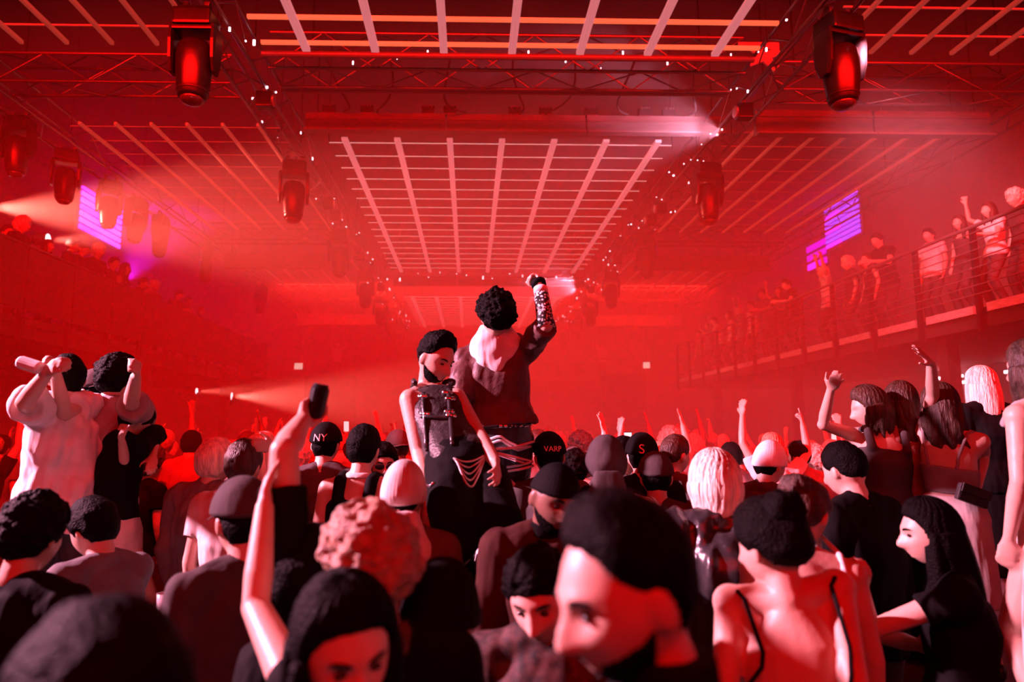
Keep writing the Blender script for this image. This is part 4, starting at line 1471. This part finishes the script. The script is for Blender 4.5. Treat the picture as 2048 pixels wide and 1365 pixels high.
# ================================================================== left bench
A_ = Person('person in a loose white t-shirt on the left bench, drinking', 3.9, (134, 760), yaw=-35, pitch=-6, byaw=-15, base=BZ, skin='light', voxel=0.009, sl=(66, 818, -1), sr=(178, 812, 1),
    al=((48, 806, -1), (96, 744, -1), (120, 722, -1)), ar=((128, 828, -1), (112, 750, -1), (112, 722, -1)), lh='hold', rh='hold', wear=(TOP('t_shirt', C_white, lo=-0.22, sleeve=0.62, infl=0.03, loose=0.06, flare=0.10, fold=0.014, seed=41), PT(), SH), hair=('short', H_black, 0.014, 0.01))
P = Person('person in a dark cap between the drinker and the raised arm', 4.45, (190, 786), yaw=-58, pitch=10, base=BZ, skin='light', voxel=0.011, wear=(JK(C_dark), PT(), SH), hair=('short', H_black, 0.008, 0.003), hat=('cap', C_dark, True))
P = Person('bushy-haired person in a pale shirt on the left bench with a fist up', 4.15, (234, 762), yaw=10, pitch=4, byaw=0, base=BZ, skin='light', voxel=0.0095, sl=(168, 826, 1),
    ar=((262, 806, -1), (272, 752, -1), (282, 720, -1)), rh='fist', hdr=(-1, 0, 0), wear=(TOP('shirt', C_mid, lo=-0.25, sleeve=0.9, infl=0.026, loose=0.05, fold=0.010, seed=43), PT(), SH), hair=('curly', H_black, 0.035, 0.2, -0.3, -0.65, 0.012, 60, 0.012))
P = Person('dark-jacketed person with bowed head and a long pale pleated skirt', 4.0, (270, 846), yaw=30, pitch=42, base=BZ, size=0.86, skin='light', voxel=0.010, sex='f', ar=((312, 868, 1), (306, 912, -1)), al=((252, 935, -1), (244, 884, -1)), lh='relaxed',
    wear=(TOP('jacket', C_black, lo=0.15, sleeve=1.2, infl=0.02, loose=0.03), ('skirt', 'pleated_skirt', C_pale, 0.72, 0.06, 0.2, 0.012, 0.012), SH), hair=('short', H_black, 0.02, 0.012))

# ================================================================== middle of the floor
P = Person('fair-haired person in a long grey coat with back turned', 4.1, (432, 928), yaw=22, skin='light', voxel=0.011, wear=(JK(C_grey, 'coat', lo=-0.75, infl=0.03, fold=0.012), PT(), SH), hair=('short', H_blond, 0.022, 0.012, 0.22, -0.4, -0.7, 0.004, 50))
P = Person('dark-haired person in a pale shirt before the long-haired person', 3.7, (488, 934), yaw=8, skin='light', voxel=0.011, wear=(TOP('shirt', C_pale), ('collar', 'collar', C_white, 0.075, 0.05), PT(), SH), hair=('short', H_brown, 0.014, 0.012))
P = Person('person with long fair hair holding an arm across the head', 4.3, (524, 912), yaw=20, sex='f', skin='light', voxel=0.010, ar=((585, 935, -1), (545, 895, -1), (512, 890, -1)), rh='relaxed', wear=(TOP('shirt', C_grey), PT(), SH), hair=('long', H_blond, 0.36, 0.02, 0.11))
P = Person('person in a black baseball cap with white NY lettering', 4.5, (652, 893), yaw=6, skin='light', voxel=0.011, wear=(TOP('t_shirt', C_dark), PT(), SH), hair=('short', H_black, 0.008, 0.003), hat=('cap', C_black, True, 0.022, 'NY', C_pale, False, 'cap', 0.062))
P = Person('dark-haired person in a black tank top from behind, shoulders bare', 3.85, (728, 902), yaw=12, skin='light', voxel=0.010, wear=(('tank', 'tank_top', C_black, -0.1, 0.84, 0.012, 0.036, 0.09), ('collar', 'neckerchief', C_pale, 0.075, 0.03), PT(), SH), hair=('short', H_black, 0.012, 0.014))
P = Person('person in glasses facing the lens beside the tank-topped person', 4.5, (766, 930), yaw=165, pitch=8, sex='f', skin='light', voxel=0.009, wear=(TOP('shirt', C_dark), PT(), SH), hair=('short', H_black, 0.02, 0.012, 0.25, -0.5, -0.8), face='open', extras=(('sunglasses', C_shine),))
P = Person('person in a pale beanie and pale hooded jacket before the dancers', 2.9, (808, 992), yaw=14, pitch=4, byaw=8, skin='mid', voxel=0.009, wear=(JK(C_brown), ('hood', 'hood', C_pale, 0.17, 0.15, 0.06), PT(), SH), hair=('short', H_black, 0.006, 0.002), hat=('beanie', C_pale, 0.012, -0.2, False, 'beanie', 0.012))
P = Person('person facing the lens in a black durag and dark coat', 2.62, (1108, 1000), yaw=158, pitch=18, roll=-6, byaw=178, skin='dark', voxel=0.0068, wear=(JK(cloth('oxblood', (0.05, 0.018, 0.015)), 'coat', lo=-0.5), ('collar', 'collar', C_black, 0.078, 0.06), PT(), SH), hair=None, hat=('beanie', C_black, 0.010, 0.22, False, 'durag', 0.006), face='open', beard=(H_black, 0.005))
P = Person('curly-haired person looking down in a leopard-print shirt', 2.0, (1080, 1196), yaw=-160, pitch=22, roll=6, byaw=-170, skin='light', voxel=0.0068, wear=(TOP('leopard_shirt', mat('leopard', (0.05, 0.02, 0.016), 0.7, vary=0.9, scale=28)), PT(), SH), hair=('curly', H_black, 0.016, 0.22, -0.1, -0.5, 0.010, 75, 0.012), face='open')
P = Person('person in a black head scarf and black vest pointing back', 3.35, (1212, 928), yaw=8, pitch=4, skin='light', voxel=0.0095, al=((1172, 1078, -1), (1150, 1082, -1), (1092, 1086, -1)), lh='point', hdl=(0, -0.6, -1), wear=(('tank', 'vest', C_black, -0.1, 0.86, 0.014, 0.036, 0.095), PT(), SH), hair=None, hat=('scarf', C_dark, 0.018, 'head_scarf', 0.16))
P = Person('short-haired person with a lit ear beside the head scarf', 4.5, (1248, 916), yaw=55, pitch=4, skin='light', voxel=0.010, wear=(TOP('t_shirt', C_dark), PT(), SH), hair=('short', H_black, 0.008, 0.012, 0.25, -0.1, -0.4))
P = Person('person in a black cap with a white S monogram', 4.3, (1284, 916), yaw=14, skin='light', voxel=0.010, wear=(TOP('t_shirt', C_black), PT(), SH), hair=('short', H_black, 0.008, 0.003), hat=('cap', C_black, False, 0.022, 'S', C_white, True, 'cap', 0.075))
P = Person('person in a black cap lettered VARP in white', 4.15, (1098, 916), yaw=-4, skin='light', voxel=0.010, wear=(TOP('t_shirt', C_dark), PT(), SH), hair=('short', H_black, 0.008, 0.003), hat=('cap', C_black, False, 0.022, 'VARP', C_white, True, 'cap', 0.042))
P = Person('person in a plain dark cap left of the blond bob', 4.0, (1312, 958), yaw=10, skin='light', voxel=0.011, wear=(TOP('t_shirt', C_dark), PT(), SH), hair=('short', H_black, 0.01, 0.003), hat=('cap', C_dark, False))
P = Person('person turning right with a lit ear and dark shirt', 4.6, (1352, 912), yaw=62, skin='light', voxel=0.010, wear=(TOP('shirt', C_dark), PT(), SH), hair=('short', H_brown, 0.010, 0.012, 0.25, -0.1, -0.4))
P = Person('person with a bright platinum bob and dark puffy jacket', 2.95, (1430, 972), yaw=4, pitch=2, skin='light', voxel=0.009, wear=(JK(C_shine, 'puffy_jacket', infl=0.04, fold=0.018), PT(), SH), hair=('long', H_blond, 0.13, 0.024, 0.085, 0.04, 0.0, 0.25, 0.0))
P = Person('person in a pale pink beanie with a hand at the face', 4.3, (1540, 932), yaw=62, pitch=10, skin='light', voxel=0.010, ar=dict(e=(0.2, 0.5, -0.5), w=(-0.4, 0.5, 0.8)), rh='cup', wear=(JK(C_dark), PT(), SH), hair=('short', H_black, 0.008, 0.003), hat=('beanie', C_white, 0.014, -0.05, False, 'beanie', 0.022))
P = Person('short-haired person in a dark jacket with a bright neckline', 3.3, (1688, 944), yaw=-22, pitch=12, skin='light', voxel=0.010, wear=(JK(C_black), PT(), SH), hair=('short', H_black, 0.010, 0.014, 0.25, -0.1, -0.35))
P = Person('person with bare back and thin straps, dark hair pinned up', 2.05, (1540, 1096), yaw=-28, pitch=10, byaw=12, sex='f', skin='light', voxel=0.0075, sl=(1462, 1206, 1), sr=(1672, 1176, 1), al=((1450, 1400, -1), (1500, 1500, -1)), ar=((1712, 1380, -1), (1690, 1550, -1)),
    wear=(('strappy', 'low_back_top', C_black, -0.05, 0.34), PT(C_black), SH), hair=('bun', H_black, 0.03, (0, -0.07, 0.10), 0.062))
P = Person('person in a white-strapped top turned right behind the bare back', 2.55, (1606, 1032), yaw=48, pitch=16, byaw=15, sex='f', skin='light', voxel=0.0085, wear=(('strappy', 'white_strap_top', C_white, -0.05, 0.5, 0.011), PT(), SH), hair=('bun', H_brown, 0.022, (0, -0.08, 0.085), 0.055))
P = Person('person in black with very long dark hair gesturing with a raised hand', 2.7, (1858, 1070), yaw=-72, pitch=6, byaw=-60, sex='f', skin='light', voxel=0.0085, al=((1738, 1262, -1), (1724, 1176, -1), (1730, 1130, -1)), lh='cup', ar=dict(e=(0.1, 0.3, -0.9), w=(-0.1, 0.9, 0.1)),
    wear=(TOP('black_dress', C_black, lo=-0.4, sleeve=0.4), ('skirt', 'skirt', C_black, 0.5), SH), hair=('long', H_black, 0.6, 0.02, 0.10, 0.05, 0.0, 0.36, 0.05), face='open')

# ================================================================== right bench
P = Person('person in profile on the right bench with one bent bare arm up', 4.2, (1738, 818), yaw=-66, pitch=14, byaw=-30, base=BZ, sex='f', skin='light', voxel=0.009, sl=(1712, 872, 1), al=((1646, 850, -1), (1662, 778, -1), (1676, 752, -1)), lh='relaxed', wear=(('tank', 'tank_top', C_dark, -0.1, 0.8, 0.012, 0.024, 0.1), PT(C_black), SH), hair=('long', H_brown, 0.16, 0.024, 0.095))
P = Person('long-haired person in a red sleeveless top and black skirt', 4.25, (1802, 808), yaw=12, base=BZ, sex='f', skin='light', voxel=0.009, wear=(('tank', 'sleeveless_top', C_red, 0.0, 0.85, 0.012, 0.03, 0.1), ('skirt', 'black_skirt', C_black, 0.75, 0.04), SH), hair=('long', H_brown, 0.40, 0.018, 0.09, 0.05, 0.012))
P = Person('person with long wavy hair, hand high, pale skirt and clutch', 4.0, (1880, 814), yaw=10, byaw=20, base=BZ, sex='f', skin='light', voxel=0.0085, sl=(1848, 862, 1), al=((1866, 790, -1), (1862, 728, -1), (1828, 690, -1)), ar=((1968, 905, 1), (1955, 975, -1), (1942, 990, -1)), lh='open', rh='hold', hdl=(-0.4, 0.7, -0.6), wear=(('strappy', 'tied_top', C_mid, 0.3, 0.62, 0.008), ('skirt', 'pale_skirt', C_pale, 0.45, 0.03, 0.28), SH), hair=('long', H_brown, 0.48, 0.020, 0.10, 0.05, 0.03))
PB = P
P = Person('person with straight blond hair in a black top at the right', 5.0, (1962, 772), yaw=4, base=BZ, sex='f', skin='light', voxel=0.010, wear=(TOP('black_top', C_black, sleeve=0.5), ('skirt', 'skirt', C_black, 0.6, 0.05), SH), hair=('long', H_blond, 0.40, 0.024, 0.10))
P = Person('person in a pale fitted dress cut by the right edge', 3.0, (2062, 742), yaw=-10, base=BZ, sex='f', skin='light', voxel=0.010, wear=(('tank', 'dress_top', C_mid, 0.55, 0.86, 0.01, 0.022, 0.1), ('skirt', 'pale_skirt', C_pale, 0.78, 0.03, 0.25), SH), hair=('long', H_brown, 0.2))

# ================================================================== things in hands
M_phone = mat('phone_case', (0.02, 0.02, 0.02), 0.3)
M_glow = mat('phone_screen', (0.5, 0.5, 0.5), 0.2, emit=(1.0, 0.8, 0.85), estr=0.9)
M_can = mat('can_metal', (0.6, 0.58, 0.6), 0.2, 0.9)
def phone(loc, label, rz=0, tilt=0.2, glow=True, s=1.0):
    r = empty('phone', loc, label, 'phone', 'phones held up')
    r.rotation_euler = (tilt, 0, rz)
    bm = bmesh.new(); add_box(bm, (0, 0, 0), (0.075 * s, 0.009 * s, 0.15 * s), None, 0.003)
    bm_obj('case', bm, M_phone, r)
    bar('screen', (0, -0.006 * s, 0), (0.068 * s, 0.003, 0.138 * s), M_glow if glow else M_lens, r)
    return r
def can(loc, axis, label, m=None):
    r = empty('drink_can', loc, label, 'can')
    r.rotation_mode = 'QUATERNION'
    r.rotation_quaternion = Vector(axis).to_track_quat('Z', 'Y')
    bm = bmesh.new(); add_lathe(bm, [(0.022, -0.06), (0.031, -0.05), (0.031, 0.045), (0.024, 0.058)], 16)
    bm_obj('body', bm, m or M_fix, r)
    bm = bmesh.new(); add_lathe(bm, [(0.024, 0.058), (0.0255, 0.062), (0.0235, 0.061)], 16)
    bm_obj('rim', bm, M_can, r)
W = F6.WL + F6.base; can(Vector(W + F6.dL * 0.11 + V3(0.035, 0, 0.02)), (0.2, 0, 1), 'dark drink can held up by the black-sleeved arm')
W = A_.WL + A_.base; can(Vector(W + V3(-0.07, -0.03, 0.03)), (-1, 0.1, 0.3), 'pale drink can tilted at the mouth of the person in white', C_white)
# black clutch bag
cb = at_y(1945, 992, 3.74)
r = empty('clutch_bag', cb, 'black clutch bag held at the pale skirt', 'bag')
bm = bmesh.new(); add_box(bm, (0, 0, 0), (0.17, 0.035, 0.095), Matrix.Rotation(0.35, 3, 'Y'), 0.012); bm_obj('pouch', bm, C_leather, r)
bm = bmesh.new(); add_box(bm, (0.012, -0.02, 0.022), (0.165, 0.012, 0.05), Matrix.Rotation(0.35, 3, 'Y'), 0.005); bm_obj('flap', bm, C_leather, r)

# a high bar table with drinks between the front rows at the left
M_glass = mat('tumbler', (0.5, 0.45, 0.45), 0.1, spec=0.9)
bt = empty('bar_table', (-1.12, 3.05, 0), 'dark high bar table with drinks at lower left', 'table')
box_obj('top', (0, 0, 1.1), (0.62, 0.5, 0.04), M_pod, bt, 0.008)
rod('column', (0, 0, 0.02), (0, 0, 1.08), 0.04, M_chrome, bt, 12)
box_obj('foot', (0, 0, 0.015), (0.42, 0.42, 0.03), M_black, bt, 0.008)
for i, (x, y, w) in enumerate(((-1.26, 2.98, 'left'), (-1.12, 3.08, 'middle'), (-0.98, 2.96, 'right'))):
    r = empty('tumbler', (x, y, 1.12), '%s drink on the dark bar table' % w, 'glass', 'drinks on the bar table')
    bm = bmesh.new(); add_lathe(bm, [(0.028, 0), (0.036, 0.11), (0.033, 0.11), (0.026, 0.015)], 14); bm_obj('glass', bm, M_glass, r, smooth=True)
    bm = bmesh.new(); add_lathe(bm, [(0.026, 0.016), (0.031, 0.075)], 14); bm_obj('drink', bm, mat('drink', (0.5, 0.2, 0.05), 0.2), r)

bake_all()
finish_snaps()
finish_texts()

# ================================================================== the crowd behind: a few figures, copied one by one
K_up = dict(e=(0.35, 0.25, 0.9), w=(-0.15, 0.2, 1.0))
K_up2 = dict(e=(0.6, 0.3, 0.5), w=(-0.05, 0.15, 1.0))
K_up3 = dict(e=(0.25, 0.5, 0.8), w=(0.1, 0.5, 0.9))
K_ph = dict(e=(0.3, 0.8, 0.1), w=(-0.3, 0.45, 0.9))
K_rail = dict(e=(0.25, 0.45, -0.8), w=(-0.5, 0.85, 0.1))
def proto(i, **k):
    k.setdefault('voxel', 0.0125)
    k.setdefault('wear', (TOP('t_shirt', C_dark), PT(), SH))
    return Person('crowd figure', None, None, hc=(i * 3.0, -30, 1.60 if k.get('sex') == 'f' else 1.66), **k)
PR = [
    (proto(0), 'short-haired dancer with arms down', 'm'),
    (proto(1, ar=K_up, rh='open', hair=('curly', H_black, 0.03)), 'curly-haired dancer with one hand up', 'm'),
    (proto(2, al=K_up2, ar=K_up, lh='wave', rh='open'), 'short-haired dancer with both hands up', 'm'),
    (proto(3, sex='f', hair=('long', H_brown, 0.34), wear=(('tank', 'tank_top', C_dark), PT(), SH)), 'long-haired dancer in a tank top', 'f'),
    (proto(4, sex='f', al=K_up3, lh='point', hair=('long', H_brown, 0.26), wear=(('tank', 'tank_top', C_dark), PT(), SH)), 'long-haired dancer pointing up', 'f'),
    (proto(5, hat=('cap', C_dark, True), hair=('short', H_black, 0.008, 0.003)), 'dancer in a backward cap', 'm'),
    (proto(6, ar=K_ph, rh='hold', yaw=0), 'dancer holding a phone up', 'm'),
    (proto(7, sex='f', al=K_up, ar=K_up2, lh='wave', rh='vee', hair=('long', H_blond, 0.12)), 'fair-haired dancer with both arms up', 'f'),
    (proto(8, hat=('beanie', C_mid), hair=None, ar=K_up3, rh='fist'), 'dancer in a knit hat with a fist up', 'm'),
    (proto(9, hair=('curly', H_black, 0.045, 0.2, -0.3, -0.65, 0.015, 55)), 'bushy-haired dancer with arms down', 'm'),
    (proto(10, al=K_rail, ar=K_rail, pitch=15, lean=0.12), 'onlooker leaning on the rail', 'm'),
    (proto(11, sex='f', al=K_rail, ar=K_up2, rh='open', hair=('long', H_brown, 0.3)), 'long-haired onlooker with one arm up', 'f'),
]
bake_all()
TOPS = [C_dark, C_black, C_grey, C_mid, C_white, C_red, C_pale, C_dark, C_black, C_grey]
TONE = {C_dark.name: 'charcoal', C_black.name: 'black', C_grey.name: 'grey', C_mid.name: 'mid-grey', C_white.name: 'white', C_red.name: 'brick', C_pale.name: 'pale'}
SKINS = [SKIN['light'], SKIN['light'], SKIN['mid'], SKIN['dark']]
USED = set()
CLOTHES = ('t_shirt', 'tank_top', 'jacket')
def clone(k, loc, rz, s, label, group, top=None, skin=None, hairm=None):
    P, nm, sx = PR[k]
    if k in USED:
        c = copy_tree(P.root)
    else:
        c = P.root
        USED.add(k)
    c.location = loc
    c.rotation_euler = (0, 0, rz)
    c.scale = (s, s, s)
    c['label'] = label
    c['group'] = group
    top = top or random.choice(TOPS)
    skin = skin or random.choice(SKINS)
    for ch in c.children:
        n = ch.name.split('.')[0]
        mt = top if n in CLOTHES else skin if n == 'body' else hairm if (hairm and n.startswith('hair')) else None
        if mt:
            ch.material_slots[0].link = 'OBJECT'
            ch.material_slots[0].material = mt
    if k == 6:
        q = P.WR + P.dR * 0.13 + V3(0, 0.03, 0.05)
        ca, sa = math.cos(rz), math.sin(rz)
        phone(Vector(loc) + Vector((q[0] * ca - q[1] * sa, q[0] * sa + q[1] * ca, q[2])) * s, 'lit phone held up by a dancer' + label[label.index(','):], rz)
    return c

BUSY = [(o.location.x, o.location.y) for o in ALLP if o.location.y > 0] + [(0.13, 3.5), (0.13, 4.0), (-0.2, 3.75), (0.5, 3.75)]
rc = random.Random(21)
def free(x, y, r):
    for bx, by in BUSY:
        if (bx - x) ** 2 + (by - y) ** 2 < r * r:
            return False
    return True
def place_band(y0, y1, n, r, names, group, where):
    made = 0
    tries = 0
    while made < n and tries < n * 60:
        tries += 1
        y = y0 + (y1 - y0) * rc.random() ** 1.1
        hw = min(6.3, 0.80 * y + 0.3)
        x = rc.uniform(-hw, min(6.5, hw))
        if y < 5.8 and (x < -1.5 or x > 1.5): continue
        if not free(x, y, r): continue
        if -5.6 < x < -3.4 and 24.3 < y < 26.3 or 3.9 < x < 6.2 and 24.3 < y < 26.3: continue
        k = rc.choice(names)
        BUSY.append((x, y))
        side = 'left half' if x < CX - 0.5 else 'right half'
        top = rc.choice(TOPS)
        clone(k, (x, y, 0), rc.uniform(-0.5, 0.5), rc.uniform(0.95, 1.06), '%s, %s top, %s, %s' % (PR[k][1], TONE[top.name], where, side), group, top, hairm=rc.choice([None, None, H_brown, H_tan, H_blond]))
        made += 1
place_band(4.7, 8.5, 50, 0.47, [0, 0, 1, 2, 3, 3, 5, 5, 6, 8, 9, 9], 'dancers behind the podium', 'behind the podium')
place_band(8.5, 15, 46, 0.62, [0, 1, 2, 3, 4, 5, 6, 7, 8, 9], 'dancers in the middle crowd', 'middle crowd')
place_band(15, 32, 60, 0.75, [0, 1, 2, 3, 4, 7, 9], 'dancers in the far crowd', 'far crowd')

clone(7, at_y(1578, 1400, 6.4).xy.to_3d(), 0.1, 1.08, 'fair-haired dancer with both arms up left of the right bench', 'dancers behind the podium', C_white, SKIN['light'])

# people along the right gallery, seen over its rail
GR = [(1985, 440, 11, 'tall lit onlooker nearest on the right gallery', C_white), (1862, 475, 0, 'onlooker in a long pale top on the right gallery', C_white), (1770, 462, 10, 'onlooker with folded arms on the right gallery rail', C_black),
      (1738, 520, 3, 'dim long-haired onlooker right of the purple screen', C_dark), (1700, 528, 9, 'bushy-haired onlooker under the blue screen', C_dark), (1652, 545, 2, 'onlooker with both bare arms up on the right gallery', C_pale),
      (1590, 570, 10, 'onlooker with hands clasped over the right gallery rail', C_black), (1562, 585, 11, 'onlooker raising one arm on the right gallery', C_dark), (1538, 590, 10, 'third of the onlookers leaning close together on the right rail', C_grey),
      (1505, 612, 0, 'pale-topped onlooker beyond the leaning trio', C_white), (1482, 622, 2, 'far onlooker with both arms up on the right gallery', C_mid), (1462, 632, 3, 'far long-haired onlooker on the right gallery', C_white), (1440, 642, 10, 'far onlooker leaning over the right rail', C_pale), (1418, 655, 7, 'fair-haired far onlooker near the end of the right gallery', C_mid), (1400, 668, 0, 'last onlooker at the far end of the right gallery', C_mid),
      (1925, 470, 3, 'dim long-haired onlooker between the two pale ones', C_dark), (2040, 430, 9, 'bushy-haired onlooker at the right edge of the picture', C_dark)]
for i, (px, py, k, lab, top) in enumerate(GR):
    x = 7.62 + 0.12 * ((i * 7) % 3)
    p = at_x(px, py, x)
    zh = 1.66 if PR[k][2] == 'm' else 1.60
    clone(k, (x, p.y, 3.62), PI / 2 + 0.3 * math.sin(i), min(1.1, max(0.92, (p.z - 3.62) / zh)), lab, 'onlookers on the right gallery', top, SKIN['light'])
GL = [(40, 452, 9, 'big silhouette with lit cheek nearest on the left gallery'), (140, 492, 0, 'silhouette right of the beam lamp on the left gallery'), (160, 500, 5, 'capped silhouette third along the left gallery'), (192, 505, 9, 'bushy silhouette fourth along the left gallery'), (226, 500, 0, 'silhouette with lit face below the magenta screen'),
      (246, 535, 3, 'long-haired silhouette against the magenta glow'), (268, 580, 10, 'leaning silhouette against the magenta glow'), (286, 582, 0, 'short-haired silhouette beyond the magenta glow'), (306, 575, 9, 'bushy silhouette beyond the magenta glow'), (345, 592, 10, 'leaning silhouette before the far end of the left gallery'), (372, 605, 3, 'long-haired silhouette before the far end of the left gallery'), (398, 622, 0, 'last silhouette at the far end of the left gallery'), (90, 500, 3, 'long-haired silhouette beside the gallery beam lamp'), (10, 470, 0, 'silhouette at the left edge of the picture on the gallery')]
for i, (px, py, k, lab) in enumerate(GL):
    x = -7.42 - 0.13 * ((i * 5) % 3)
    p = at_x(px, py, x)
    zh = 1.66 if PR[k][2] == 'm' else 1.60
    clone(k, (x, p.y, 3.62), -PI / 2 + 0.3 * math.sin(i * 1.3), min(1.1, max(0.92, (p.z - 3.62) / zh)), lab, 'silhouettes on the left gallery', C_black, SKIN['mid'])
for px, py, k, lab in ((676, 650, 2, 'lit onlooker with arms up on the rear gallery at left'), (1204, 655, 1, 'lit onlooker with one arm up on the rear gallery at right')):
    p = at_y(px, py, YB - 2.0)
    clone(k, (p.x, YB - 1.9, 4.38), PI, 1.05, lab, 'onlookers on the rear gallery', C_white, SKIN['light'])
